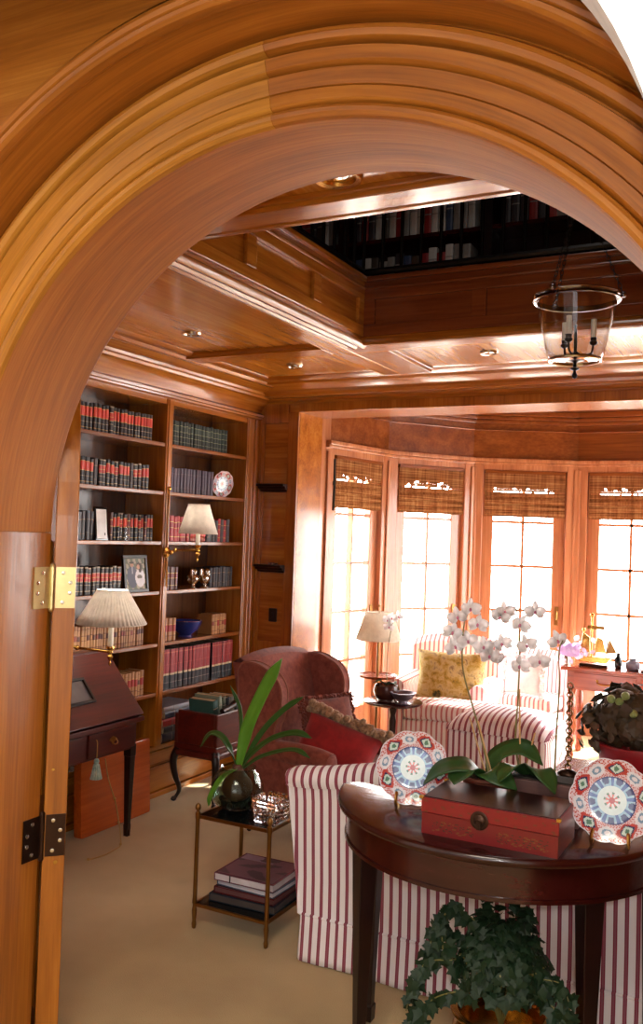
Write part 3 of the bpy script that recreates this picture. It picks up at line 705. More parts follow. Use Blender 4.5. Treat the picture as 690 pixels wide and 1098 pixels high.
row(4.70, 4.83, 4, .140, ['dark', 'navy'], zt(2), 'on third right shelf, right of the lamp', 'dark books right of the sconce')
row(4.835, 4.96, 4, .146, ['red', 'dark'], zt(2), 'at the end of third right shelf', 'books at the end of the third right shelf')
row(3.475, 3.905, 13, .146, 'blackrednarrow', zt(3), 'on fourth left shelf, beside the photograph', 'striped set beside the framed photograph')
row(4.285, 4.42, 5, .132, 'brown', zt(3), 'on fourth right shelf, left of silver birds', 'brown books left of the silver ornaments')
row(4.76, 5.02, 9, .126, ['navy', 'dark'], zt(3), 'on fourth right shelf, right of silver birds', 'dark books right of the silver ornaments')
row(3.475, 4.12, 28, .140, 'tan', zt(4), 'on fifth left shelf behind lampshade', 'tan books behind the pleated lampshade')
row(4.285, 4.42, 5, .130, 'tanred', zt(4), 'on fifth right shelf, left of blue bowl', 'tan books left of the blue bowl')
row(4.80, 4.97, 6, .126, ['tan', 'tan', 'tanred'], zt(4), 'on fifth right shelf, right of blue bowl', 'tan books right of the blue bowl')
row(3.85, 4.14, 10, .136, ['tan', 'tanred', 'tanred', 'tanred'], zt(5), 'on sixth left shelf, above the desk', 'tan and red books above the desk')
row(4.285, 4.505, 5, .232, 'redblack', zt(5), 'in first group on sixth right shelf', 'tall red and black set on the sixth right shelf', jit=.01, d=.17)
row(4.52, 4.80, 7, .232, 'redblack', zt(5), 'in middle group on sixth right shelf', 'tall red and black set on the sixth right shelf', jit=.01, d=.17)
row(4.815, 5.06, 6, .232, 'redblack', zt(5), 'in last group on sixth right shelf', 'tall red and black set on the sixth right shelf', jit=.01, d=.17)
# red books lying in a short pile under the sconce shade
for k, (c, lb) in enumerate(((S(176, 60, 40), 'orange-red book lying flat under the wall sconce shade, lower of two'), (S(190, 46, 34), 'bright red book lying flat under the wall sconce shade, upper of two'))):
    o = book_mesh(.026, .16, .11, [(0, c), (.2, GOLD), (.22, c), (.8, GOLD), (.82, c)], random).obj('book', PAINT, None, (XB - .03, 4.53, zt(2) + .014 + k * .0275), (-PI / 2, 0, 0)); tag(o, lb, 'book', 'red books lying under the sconce')
# books lying flat in the open base of the right bay
fl = [(S(60, 20, 24), .05, 4.30), (S(150, 24, 30), .045, 4.31), (S(30, 30, 60), .04, 4.30), (S(40, 50, 90), .035, 4.32)]
z = .2955
for k, (c, t_, y) in enumerate([(S(24, 28, 52), .05, 4.30), (S(30, 24, 30), .04, 4.31), (S(170, 26, 34), .045, 4.30), (S(36, 40, 66), .04, 4.32), (S(150, 150, 160), .03, 4.31)]):
    o = book_mesh(t_ - .001, .30, .2, [(0, c), (.3, S(120, 110, 100)), (.32, c)], random).obj('book', PAINT, None, (XB - .01, y, z + t_ / 2), (-PI / 2, 0, 0))
    tag(o, ['navy', 'dark brown', 'bright red', 'blue-black', 'pale grey'][k] + ' large book lying at the bookcase foot, ' + ['bottom', 'second', 'middle', 'fourth', 'top'][k] + ' of its pile', 'book', 'large books lying at the foot of the bookcase'); z += t_
# ------------------------------------------------ ornaments on the shelves
def imari(u, r, k=6, red=S(196, 84, 74), seedoff=0):
    """colour of the plate at angle u (0..1) and radius r (0..1)"""
    a = u * 2 * PI; R_ = S(190, 58, 52); W = S(236, 236, 240); BL = S(34, 44, 112); SKY = S(150, 196, 224); GR = S(86, 130, 110); PK = S(226, 170, 172)
    if r < .07: return R_
    if r < .20: return [S(220, 120, 110), W, GR][int((u * 16) % 2) if r < .14 else (2 if (u * 8) % 1 < .45 else 1)]
    if r < .34: return S(222, 240, 240)
    if r < .36: return SKY
    if r < .56:
        q = (u * 9) % 1
        if abs(q - .5) < .24 - .5 * abs(r - .49) and r > .40: return BL
        if q < .12 or q > .88: return S(70, 100, 170)
        return SKY if r < .50 else S(190, 214, 236)
    if r < .585: return BL
    if r > .965: return S(232, 226, 236)
    q = (u * k + seedoff) % 1; rr = (r - .585) / .38
    d = abs(q - .5) / .30 + (abs(rr - .5) / .50) ** 1.5         # leaf-shaped cartouche
    if d < .50: return GR if (d < .22) else S(206, 226, 220)
    if d < .66: return S(30, 30, 84)
    if d < .98: return R_
    e = ((q + .5) % 1); e = (abs(e - .5) / .24) ** 2 + (abs(rr - .5) / .42) ** 2
    if e < .8: return S(236, 232, 240) if (e > .3 or e < .08) else S(130, 160, 190)
    n = math.sin(a * 57) * math.sin(r * 90)
    return S(232, 206, 214) if n > -.25 else red
def plate_mesh(R, k, lobes, amp, seedoff=0, dense=(168, 40)):
    g = B()
    def prof(r): return -.012 * R / .1 * (max(0, (r - .5) / .5) ** 1.5)          # rim rises towards the viewer (-y)
    def fn(u, v):
        r = max(.001, v); a = u * 2 * PI; rr = R * r * (1 + amp * (abs(math.sin(a * lobes / 2)) - .5) * max(0, (r - .55) / .45))
        return (rr * math.sin(a), prof(r), rr * math.cos(a))
    g.grid(fn, dense[0], dense[1], cu=True, colfn=lambda u, v: imari(u, v, k, seedoff=seedoff))
    def bk(u, v):
        p = fn(u, 1 - v); return (p[0] * .998, p[1] + .004 + .006 * (v > .45), p[2] * .998)
    g.grid(bk, dense[0], 8, cu=True, colfn=lambda u, v: S(230, 228, 232)); return g
t = thing('display_plate', 'small red and white patterned plate standing on the second right bookcase shelf', 'plate', (XB - .06, 4.90, zt(1) + .086), 0, rot=(.16, 0, PI / 2 - .25))
plate_mesh(.086, 5, 10, .05, dense=(100, 26)).obj('dish', GLAZE, t, smooth=True)
# white card in a black frame, glass tumbler, framed photograph
t = thing('framed_card', 'white card in a thin black frame on the third left shelf', 'frame', (XB - .012, 3.715, zt(2)), 0, rot=(0, -.10, 0))
g = B(); g.prism(rrect(-.048, .048, .0, .178, .004, 3), -.012, 0, 'x'); g.obj('frame', BLACK, t, bevel=.001)
g = B(); g.box(.0, .0015, -.039, .039, .008, .165); g.obj('card', PLASTER, t)
g = B(); g.box(.0015, .002, .018, .026, .026, .040); g.obj('emblem', SWITCH, t)
t = thing('glass_tumbler', 'small clear glass tumbler on the third left shelf beside the white card', 'glass', (XB - .018, 3.885, zt(2)))
g = B(); g.lathe([(0, .004), (.026, .004), (.031, .082), (.0325, .083), (.033, .082), (.028, 0), (0, 0)], 24, cap=False); g.obj('bowl', CLEAR, t, smooth=True)
t = thing('framed_photograph', 'framed photograph of a couple on the fourth left shelf', 'photo frame', (XB - .008, 4.02, zt(3)), 0, rot=(0, -.13, 0))
g = B()
for y0, y1, z0, z1 in ((-.104, .104, 0, .018), (-.104, .104, .190, .209), (-.104, -.086, .018, .190), (.086, .104, .018, .190)): g.box(-.014, 0, y0, y1, z0, z1)
g.obj('frame', SWITCH, t, bevel=.002)
def couple(u, v):
    def el(cx, cy, rx, ry): return ((u - cx) / rx) ** 2 + ((v - cy) / ry) ** 2 < 1
    if el(.33, .86, .12, .035): return S(50, 34, 26)
    if el(.33, .80, .085, .085): return S(196, 146, 120)
    if el(.66, .72, .075, .08): return S(206, 158, 132)
    if el(.69, .75, .13, .11) or (u > .66 and el(.74, .68, .09, .14)): return S(60, 40, 28)
    if el(.72, .36, .24, .30): return S(86, 78, 72) if el(.70, .40, .13, .06) else S(224, 222, 226)
    if el(.34, .40, .26, .36): return S(200, 200, 210) if abs(u - .35) < .035 and v > .5 else S(74, 82, 104)
    return S(170, 160, 140) if math.sin(u * 23 + v * 7) * math.sin(v * 19) > .1 else S(96, 104, 84)
g = B(); g.grid(lambda u, v: (-.006, -.086 + .172 * u, .018 + .172 * v), 40, 52, colfn=couple); g.obj('photo', PHOTO, t)
g = B(); g.box(-.02, -.014, -.09, .09, .01, .195); g.obj('backing', SWITCH, t)
# pair of silver birds
for k, y in enumerate((4.575, 4.70)):
    t = thing('silver_bird', 'polished silver bird ornament on the fourth right shelf, %s of the pair' % ('left' if k == 0 else 'right'), 'ornament', (XB - .03, y, zt(3)), .5 - k * .2, 'pair of silver birds')
    g = B(); g.ball((0, 0, .055), .042, 16, 10, sc=(.8, 1.2, .85)); g.ball((0, .035, .098), .022, 12, 8); g.tube([(0, .05, .098), (0, .075, .09)], [.009, .001], 8); g.tube(bez([(0, .025, .06), (0, .04, .08), (0, .036, .1)]), .018, 8); g.obj('body', SILVER, t, smooth=True)
    g = B()
    for s in (-1, 1): g.ball((s * .026, -.012, .06), .034, 12, 8, sc=(.3, 1.2, .7))
    g.obj('wing', SILVER, t, smooth=True)
    g = B(); g.prism([(-.02, .075), (-.06, .125), (-.09, .12), (-.085, .085), (-.05, .05)], -.008, .008, 'x'); g.obj('tail', SILVER, t, bevel=.004)
    g = B(); g.lathe([(0, 0), (.028, 0), (.03, .006), (.014, .014), (.01, .03)], 20); g.obj('foot', SILVER, t, smooth=True)
t = thing('blue_bowl', 'blue glazed footed bowl on the fifth right bookcase shelf', 'bowl', (XB - .085, 4.59, zt(4)))
g = B(); g.lathe([(0, .028), (.04, .03), (.075, .055), (.098, .098), (.102, .1), (.1, .092), (.082, .05), (.05, .02), (.042, .012), (.046, 0), (0, 0)], 40, cap=False); g.obj('vessel', BLUEP, t, smooth=True)
g = B(); g.tube([(.1 * math.cos(a * PI / 12), .1 * math.sin(a * PI / 12), .1) for a in range(24)], .002, 6, closed=True); g.obj('rim', SILVER, t, smooth=True)
# ------------------------------------------------ wall lamps
def sconce(name, label, plate, lamp, R0, R1, H, pleats, zarm, sleeve):
    """plate: wall plate point; lamp: x,y of the shade axis, z of its lower rim"""
    t = thing(name, label, 'wall lamp', plate, 0)
    P = Vector(plate); L = Vector(lamp) - P
    g = B(); g.lathe([(0, 0), (.030, 0), (.032, .004), (.024, .012), (.012, .016), (.01, .03)], 20, M=Matrix.Rotation(PI / 2, 4, 'Y'), cap=False)
    g.ball((.034, 0, 0), .014, 12, 8); g.obj('wall_plate', BRASS, t, smooth=True)
    g = B(); cdl = .03 if pleats else .2; g.tube([(0, 0, 0), (.008, 0, -cdl * .8), (.008, 0, -cdl)], .006, 8); g.tube([(.002, 0, .02), (.002, 0, .36)], .004, 8); g.ball((.004, 0, .37), .012, 12, 8); g.obj('cord_cover', BRASS, t, smooth=True)
    e = Vector((L.x, L.y, zarm)); m1 = Vector((.05, L.y * .5, zarm * .6)) if abs(L.y) > .01 else Vector((L.x * .5, 0, zarm))
    g = B(); g.tube([(.034, 0, 0), m1], .0075, 10); g.ball(m1, .013, 12, 8); g.tube([m1, e], .0065, 10); g.ball(e, .014, 12, 8); g.obj('swing_arm', BRASS, t, smooth=True)
    g = B(); g.lathe([(0, -.07), (.004, -.066), (.007, -.055), (.004, -.045), (.012, -.03), (.016, -.02), (.008, -.01), (.01, .01), (.02, .02), (.018, .03)], 16, e, cap=False); g.obj('candle_cup', BRASS, t, smooth=True)
    g = B(); g.lathe([(0, .028), (.013, .028), (.013, sleeve), (0, sleeve)], 16, e); g.obj('candle_sleeve', CANDLE, t, smooth=True)
    n = 96 if pleats else 40
    def fn(u, v):
        a = u * 2 * PI; r = R0 + (R1 - R0) * v; r *= 1 + (.018 * math.sin(a * 48) if pleats else 0) * (1 if not pleats else 1)
        return (L.x + r * math.cos(a), L.y + r * math.sin(a), L.z + H * v)
    g = B(); g.grid(fn, 384 if pleats else 48, 4, cu=True)
    sh = g.obj('lamp_shade', SHADE, t, smooth=True, solid=.0015)
    g = B()
    for r, z in ((R0, 0), (R1, H)): g.tube([(L.x + r * math.cos(a * PI / 24), L.y + r * math.sin(a * PI / 24), L.z + z) for a in range(48)], .003, 6, closed=True)
    g.obj('shade_trim', CANDLE, sh, smooth=True)
    g = B(); g.ball((L.x, L.y, L.z + H * .45), .026, 12, 8, sc=(1, 1, 1.3)); g.obj('bulb', CANDLE, t, smooth=True)
    bl = bpy.data.lights.new('shade_fill_light', 'POINT'); bl.energy = 1.7 * (R0 / .112) ** 2; bl.shadow_soft_size = .02; bl.color = (1, .93, .84); bo = bpy.data.objects.new('shade_fill_light', bl); COL.objects.link(bo); bo.location = (L.x, L.y, L.z + H * .75); bo.parent = t  # added light that whitens the shade; the lamp itself is unlit
sconce('swing_arm_lamp', 'brass swing-arm wall lamp with a smooth white shade on the middle bookcase upright', (-3.216, 4.24, 1.412), (-3.02, 4.27, 1.527), .112, .060, .165, False, .02, .13)
sconce('swing_arm_lamp', 'brass swing-arm wall lamp with a pleated cream shade, above the mahogany desk', (-3.216, 3.42, .955), (-3.0, 3.53, 1.068), .172, .076, .165, True, -.03, .16)

# ------------------------------------------------ slant-front desk against the bookcase
t = thing('slant_front_desk', 'dark mahogany slant-front desk standing against the bookcase on tapered legs', 'desk', (-3.05, 3.3, 0))
DX0, DX1, DY0, DY1 = -.155, .15, -.40, .37
g = B(); g.box(DX0, DX1 - .02, DY0 + .01, DY1 - .01, .44, .575); g.box(DX0 - .0, DX1 + .012, DY0 - .008, DY1 + .012, .575, .60); g.obj('case', MAHD, t, bevel=.004)
pr = [(DX0, .60), (DX1 - .005, .60), (DX1 - .005, .612), (DX0 + .05, .90), (DX0, .90)]
g = B(); g.prism(pr, DY0, DY0 + .02, 'y'); g.prism(pr, DY1 - .02, DY1, 'y'); g.prism([(DX0, .60), (DX0 + .02, .60), (DX0 + .02, .90), (DX0, .90)], DY0 + .02, DY1 - .02, 'y'); g.obj('upper_case', MAHD, t, bevel=.003)
g = B(); g.prism([(DX1, .606), (DX1 + .012, .612), (DX0 + .062, .905), (DX0 + .05, .895)], DY0, DY1 + .006, 'y'); g.obj('slant_lid', MAHD, t, bevel=.004)
g = B(); g.box(DX0 - .005, DX0 + .065, DY0 - .01, DY1 + .01, .893, .912); g.obj('top', MAHD, t, bevel=.004)
for y0, y1 in ((DY0 + .03, -.02), (.0, DY1 - .03)):
    g = B(); g.box(DX1 - .022, DX1 - .010, y0, y1, .452, .565); dr = g.obj('drawer', MAHD, t, bevel=.004)
    g = B(); ym = (y0 + y1) / 2
    g.prism([(ym - .028, .515), (ym - .02, .525), (ym, .534), (ym + .02, .525), (ym + .028, .515), (ym + .012, .506), (ym, .492), (ym - .012, .506)], DX1 - .011, DX1 - .008, 'x')
    g.tube(bez([(DX1 - .006, ym - .02, .518), (DX1 + .008, ym - .016, .502), (DX1 + .010, ym, .496), (DX1 + .008, ym + .016, .502), (DX1 - .006, ym + .02, .518)], 16), .003, 8)
    g.obj('drawer_pull', OLDBRASS, dr, smooth=True)
for x, y in ((DX0 + .02, DY0 + .03), (DX0 + .02, DY1 - .03), (DX1 - .04, DY0 + .03), (DX1 - .04, DY1 - .03)):
    g = B(); g.prism([(-.022, -.022), (.022, -.022), (.022, .022), (-.022, .022)], .40, .46, 'z', M=T(x, y, 0))
    v = []
    for z, s in ((.40, .020), (.06, .012), (.055, .014), (.0, .012)): v += [(x - s, y - s, z), (x + s, y - s, z), (x + s, y + s, z), (x - s, y + s, z)]
    g.add(v, [(3, 2, 1, 0)] + [(i * 4 + k, i * 4 + (k + 1) % 4, i * 4 + 4 + (k + 1) % 4, i * 4 + 4 + k)[::-1] for i in range(3) for k in range(4)] + [(12, 13, 14, 15)])
    lg = g.obj('leg', MAHZ, t, bevel=.002)
    g = B(); g.lathe([(.014, .0), (.016, .002), (.016, .03), (.013, .034)], 12, (x, y, 0)); g.obj('castor_cap', DARKBRASS, lg, smooth=True)
# picture on its little stand lying on the slant lid
sl = math.atan2(.29, -.10)
t = thing('small_picture', 'small dark framed picture propped on the slanted desk lid', 'picture', (-2.966, 3.30, .700), 0, rot=(0, -.714, 0))
g = B()
for y0, y1, z0, z1 in ((-.10, .10, 0, .014), (-.10, .10, .126, .14), (-.10, -.086, .014, .126), (.086, .10, .014, .126)): g.box(-.006, .012, y0, y1, z0, z1)
g.obj('frame', SWITCH, t, bevel=.002)
g = B(); g.box(-.004, .003, -.087, .087, .012, .128); g.obj('print', plain('grey_print', S(110, 106, 108), .3), t)
# silk tassel on the desk's drawer
t = thing('silk_tassel', 'pale teal silk tassel hanging from the desk drawer', 'tassel', (-2.893, 3.335, .50))
g = B(); g.tube(bez([(-.004, 0, .04), (.004, .0, .03), (.004, .001, -.02), (.003, 0, -.05)], 12), .0025, 6); g.obj('cord', CREAMC, t, smooth=True)
g = B(); g.lathe([(.002, 0), (.010, -.004), (.013, -.014), (.010, -.026), (.014, -.03)], 16, (.003, 0, -.045), cap=False); g.obj('knot', TEAL, t, smooth=True)
def sk(u, v):
    a = u * 2 * PI; r = (.013 + .013 * v) * (1 + .12 * math.sin(a * 12)); return (.004 + r * math.cos(a), r * math.sin(a), -.073 - .068 * v)
g = B(); g.grid(sk, 72, 5, cu=True); g.obj('skirt', TEAL, t, smooth=True)
# gold cord trailing from the desk to the floor
g = B(); g.tube(bez([(-2.893, 3.40, .44), (-2.885, 3.42, .34), (-2.87, 3.46, .22), (-2.865, 3.49, .10), (-2.862, 3.50, .012), (-2.85, 3.45, .005), (-2.84, 3.36, .005), (-2.86, 3.27, .005)], 60), .0028, 6)
for k, p in enumerate(((-2.872, 3.455, .24), (-2.866, 3.485, .12), (-2.862, 3.50, .012), (-2.86, 3.27, .008))): g.ball(p, .007, 8, 6)
tag(g.obj('trailing_cord', CREAMC, None, smooth=True), 'thin gold cord trailing from the desk to the carpet', 'cord')
# portfolio board leaning at the foot of the bookcase
t = thing('wooden_portfolio', 'orange-brown wooden portfolio case standing on the carpet under the desk', 'case', (-3.125, 3.73, 0), 0, rot=(0, -.05, 0))
g = B(); g.prism(rrect(-.27, .27, .002, .40, .012, 4), 0.0, .05, 'x'); g.obj('case_body', PANEL, t, bevel=.004)
g = B(); g.box(.012, .040, .271, .276, .02, .385); g.obj('edge_binding', plain('pale_edge', S(206, 170, 130), .5), t)
g = B(); g.tube(bez([(.025, -.05, .40), (.025, -.04, .425), (.025, .04, .425), (.025, .05, .40)], 14), .006, 8); g.obj('handle', DARKBRASS, t, smooth=True)
# low canterbury with scrolled end and cabriole legs holding large books
t = thing('magazine_stand', 'low dark mahogany magazine stand with scrolled rail and cabriole legs, full of books', 'magazine stand', (-2.96, 4.43, 0))
g = B(); g.box(-.15, .14, -.19, .24, .30, .335); g.box(-.15, -.13, -.19, .24, .335, .50); g.box(.12, .14, -.19, .24, .335, .52); g.box(-.13, .12, -.19, -.17, .335, .52); g.box(-.13, .12, .22, .24, .335, .5); g.obj('trough', MAHD, t, bevel=.006)
g = B(); g.box(-.15, .15, -.20, .25, .262, .30); g.obj('apron', MAHD, t, bevel=.012)
for x in (.13,):
    g = B(); g.tube(bez([(x, -.13, .53), (x, -.02, .55), (x, .10, .60), (x, .17, .66), (x, .22, .685), (x, .25, .665), (x, .245, .635)], 40), [.016] * 6 + [.02] * 20 + [.024] * 10 + [.016] * (len(bez([(0, 0, 0)] * 7, 40)) - 36), 10); g.obj('scroll_rail', MAHZ, t, smooth=True)
for x, y in ((.12, -.17), (.12, .22), (-.13, -.17), (-.13, .22)):
    sx, sy = (1 if x > 0 else -1), (1 if y > 0 else -1)
    P = bez([(x, y, .30), (x + .02 * sx, y + .02 * sy, .24), (x + .012 * sx, y + .012 * sy, .15), (x - .008 * sx, y - .008 * sy, .07), (x + .004 * sx, y + .004 * sy, .025), (x + .018 * sx, y + .018 * sy, .008)], 24)
    n = len(P); g = B(); g.tube(P, [.026 - .016 * min(1, i / (n * .7)) + (.004 if i > n * .85 else 0) for i in range(n)], 12); g.ball((x + .014 * sx, y + .014 * sy, .010), .017, 12, 8, sc=(1, 1, .6)); g.obj('leg', MAHZ, t, smooth=True)
mg = [(S(50, 84, 78), -.10, .25, .045, -.15), (S(150, 160, 140), -.05, .27, .03, -.15), (S(92, 96, 80), -.01, .26, .03, -.15), (S(40, 40, 44), .03, .25, .035, -.15), (S(196, 190, 176), .075, .25, .03, -.15), (S(60, 70, 66), .12, .25, .028, -.15)]
for k, (c, y, h, w, tl) in enumerate(mg):
    o = book_mesh(w, h, .17, [(0, c), (.8, S(190, 180, 160)), (.82, c)], random).obj('book', PAINT, None, (-2.87, 4.43 + y, .338 + abs(tl) * w * .5), (-tl, 0, 0))
    tag(o, ['teal', 'pale green', 'olive', 'black', 'cream', 'dark green'][k] + ' tall book standing in the magazine stand, ' + ordinal(k) + ' from the left', 'book', 'tall books in the magazine stand')

# ------------------------------------------------ gallery above: railing, bookcase, books
t = thing('gallery_railing', 'black iron balustrade round the open gallery above the ceiling well', 'railing', (-.85, 3.2, 2.81))
def rl(p0, p1, nm='handrail'):
    g = B(); g.tube([p0, p1], .018, 8); g.obj(nm, IRON, t)
x0, x1, y0, y1 = WXL - .0 + .85, WXR + .85, WYN - 3.2, WYF - 3.2
for p0, p1 in (((x0, y0, .92), (x0, y1, .92)), ((x0, y1, .92), (x1, y1, .92)), ((x1, y0, .92), (x1, y1, .92))):
    rl(p0, p1); rl((p0[0], p0[1], .03), (p1[0], p1[1], .03), 'bottom_rail')
n = 21
for i in range(n + 1):
    x = x0 + (x1 - x0) * i / n; g = B(); g.tube([(x, y1, 0), (x, y1, .45), (x, y1, .92)], [.008, .011, .008], 8); g.ball((x, y1, .45), .016, 8, 6); g.obj('baluster', IRON, t)
for i in range(15):
    y = y0 + (y1 - y0) * i / 15; g = B(); g.tube([(x0, y, 0), (x0, y, .92)], .0085, 6); g.obj('baluster', IRON, t)
t = thing('gallery_bookcase', 'dark wooden bookcase on the gallery wall above, full of books', 'bookcase', (-1.5, 5.24, 2.79))
g = B(); g.box(-2.0, 2.4, -.02, 0, 0, 1.8); g.obj('back_panel', MAHZ, t)
for x in (-1.95, -1.02, -.1, .85, 1.8): g = B(); g.box(x - .035, x + .035, -.24, -.02, 0, 1.8); g.obj('upright', MAHZ, t)
for z in (.03, .26, .56, .86, 1.16): g = B(); g.box(-2.0, 2.4, -.235, -.02, z - .012, z + .012); g.obj('shelf', MAH, t)
for x0_, x1_, n, z, w in ((-1.88, -1.08, 17, .26, 'on lower gallery shelf, left bay'), (-.95, -.2, 14, .26, 'on lower gallery shelf, second bay'), (-1.90, -1.10, 18, .56, 'on upper gallery shelf, left bay'), (-.96, -.18, 17, .56, 'on upper gallery shelf, second bay'), (-.02, .5, 10, .56, 'on upper gallery shelf, third bay')):
    r = random.Random(int(x0_ * 100) + n); x = x0_
    for i in range(n):
        w_ = (x1_ - x0_) / n * r.uniform(.85, 1.0); h = r.uniform(.17, .235)
        c = r.choice([(S(190, 184, 176), 'pale'), (S(60, 52, 56), 'dark'), (S(140, 134, 128), 'grey'), (S(150, 36, 36), 'red'), (S(56, 70, 100), 'blue'), (S(200, 196, 190), 'white'), (S(70, 60, 50), 'brown')])
        o = book_mesh(w_, h, .15, [(0, c[0]), (.65, S(150, 146, 140)), (.69, c[0])], r).obj('book', PAINT, None, (-1.5 + x + w_ / 2, 5.24 - .20, 2.79 + z + .0125), (0, 0, -PI / 2))
        tag(o, '%s book %s from left %s' % (c[1], ordinal(i), w), 'book', 'books on the gallery shelves'); x += (x1_ - x0_) / n
# ================================================================== SOFA (its back to the arch)
t = thing('striped_sofa', 'maroon and white striped skirted sofa, its rolled back turned to the arch', 'sofa', (-.50, 3.40, 0))
HW = 1.06
rollc = (-.470, .660); RR = .042
prof = [(-.458, .165), (-.462, .3), (-.474, .45), (-.484, .58), (-.492, .622), (-.495, .630), (-.504, .635)]
prof += [(rollc[0] + RR * math.cos(a), rollc[1] + RR * math.sin(a)) for a in [math.radians(212 - 13 * k) for k in range(18)]]
prof += [(-.38, .61), (-.33, .44), (-.33, .165)]
def backfn(u, v):
    k = v * (len(prof) - 1); i = min(int(k), len(prof) - 2); f = k - i
    y = prof[i][0] * (1 - f) + prof[i + 1][0] * f; z = prof[i][1] * (1 - f) + prof[i + 1][1] * f
    hw = HW + .06 * (z / .70) ** 1.2
    e = max(0, (abs(u - .5) * 2 - .955) / .045); sh = 1 - .22 * e ** 2.5      # rounded ends
    k2 = min(1, (1 - abs(u - .5) * 2) * HW / .5); k2 = k2 * k2 * (3 - 2 * k2)
    hump = .075 * k2 * max(0, z - .30) / .40
    if z > .637: y = rollc[0] + (y - rollc[0]) * sh; z = .64 + (z - .64) * (1 - .35 * e ** 2.2)
    return ((u * 2 - 1) * hw, y, z + hump)
g = B(); nu = 120; g.grid(backfn, nu, (len(prof) - 1) * 1)
for u in (0, 1):
    pts = [backfn(u, k / (len(prof) - 1)) for k in range(len(prof))]; g.add(pts, [tuple(range(len(pts))) if u else tuple(range(len(pts)))[::-1]])
bk = g.obj('back', SX, t, smooth=True, sharp=60)
g = B()
for s in (-1, 1): g.tube([backfn(0 if s < 0 else 1, k / (len(prof) - 1)) for k in range(len(prof) - 3)], .006, 6)
g.tube([backfn(x / 40, 5.4 / (len(prof) - 1)) for x in range(41)], .004, 6)
g.tube([(x / 20 * 1.066, -.463, .168) for x in range(-20, 21)], .005, 6)
g.obj('piping', SX, bk, smooth=True)
g = B()
def skirt(pts):
    def fn(u, v):
        L = sum(math.dist(pts[i], pts[i + 1]) for i in range(len(pts) - 1)); d = u * L
        for i in range(len(pts) - 1):
            l = math.dist(pts[i], pts[i + 1])
            if d <= l + 1e-6 or i == len(pts) - 2: break
            d -= l
        p, q = pts[i], pts[i + 1]; f = min(1, d / l); x = p[0] + (q[0] - p[0]) * f; y = p[1] + (q[1] - p[1]) * f
        nx, ny = (q[1] - p[1]) / l, -(q[0] - p[0]) / l
        w = (.0035 * math.sin(u * L * 21) + .003 * math.sin(u * L * 9 + 1)) * v + .008 * v
        if abs(x + .93) < .03 and abs(ny) > .5: w -= .006 * (1 - abs(x + .93) / .03)        # kick pleat
        return (x - nx * w * -1, y + (ny * w), .172 - .168 * v)
    return fn
g.grid(skirt([(-HW - .004, .42), (-HW - .004, -.462), (HW + .004, -.462), (HW + .004, .42), (-HW, .42)]), 420, 6)
g.obj('skirt', SX, t, smooth=True, solid=.004)
for s in (-1, 1):
    g = B(); pr = [(s * 1.06, .165), (s * 1.075, .36), (s * 1.09, .42)] + [(s * (1.035 + .06 * math.cos(a)), .44 + .06 * math.sin(a)) for a in [math.radians(0 + 18 * k) for k in range(11)]] + [(s * .965, .40), (s * .94, .165)]
    g.prism(pr if s > 0 else pr[::-1], -.40, .42, 'y'); g.obj('arm', SY, t, smooth=True)
g = B(); g.box(-.94, .94, -.34, .40, .165, .31); g.obj('seat_base', SX, t, bevel=.02)
for k in range(3):
    x0 = -.93 + .62 * k
    g = B(); g.box(x0 + .004, x0 + .616, -.25, .42, .312, .44); g.obj('seat_cushion', SX, t, bevel=.035, seg=4)
    g = B(); g.box(x0 + .01, x0 + .61, -.345, -.20, .43, .655); g.obj('back_cushion', SX, t, bevel=.05, seg=4)

# ================================================================== DEMILUNE TABLE
TX, TY = -.785, 2.82
t = thing('demilune_table', 'polished dark mahogany half-round table standing behind the striped sofa', 'table', (TX, TY, 0))
def demi(a, b, yb, rc=.06, n=64):
    out = []
    th = math.asin(max(-1, min(1, yb / b)))
    # from the right rear corner round the front to the left rear corner
    a0, a1 = th, -PI - th
    for i in range(n + 1):
        q = a0 + (a1 - a0) * i / n
        out.append((a * math.cos(q), b * math.sin(q)))
    x0 = out[-1][0]; x1 = out[0][0]
    tail = [(x0 + rc * .25, yb + rc * .45), (x0 + rc, yb + rc * .7), (x1 - rc, yb + rc * .7), (x1 - rc * .25, yb + rc * .45)]
    return (out + tail)[::-1]
ZT = .74
g = B()
base = demi(1, 1, 0)
def ring(s, z): return [(p[0] * s, p[1] * (s + .015), z) for p in demi(.5, .52, -.13)]
rs = [(1.0, ZT - .028), (1.02, ZT - .027), (1.035, ZT - .022), (1.04, ZT - .013), (1.035, ZT - .004), (1.02, ZT)]
v = []; n = len(ring(1, 0))
for s, z in rs: v += ring(s, z)
f = [tuple(range(n - 1, -1, -1)), tuple((len(rs) - 1) * n + k for k in range(n))]
for i in range(len(rs) - 1):
    f += [(i * n + k, i * n + (k + 1) % n, (i + 1) * n + (k + 1) % n, (i + 1) * n + k) for k in range(n)]
g.add(v, f); g.obj('tabletop', MAH, t, smooth=True, sharp=50)
g = B(); ap = demi(.492, .512, -.14); g.prism(ap, ZT - .128, ZT - .028, 'z'); g.prism(demi(.497, .517, -.14), ZT - .125, ZT - .115, 'z'); g.obj('apron', MAH, t, smooth=True, sharp=50)
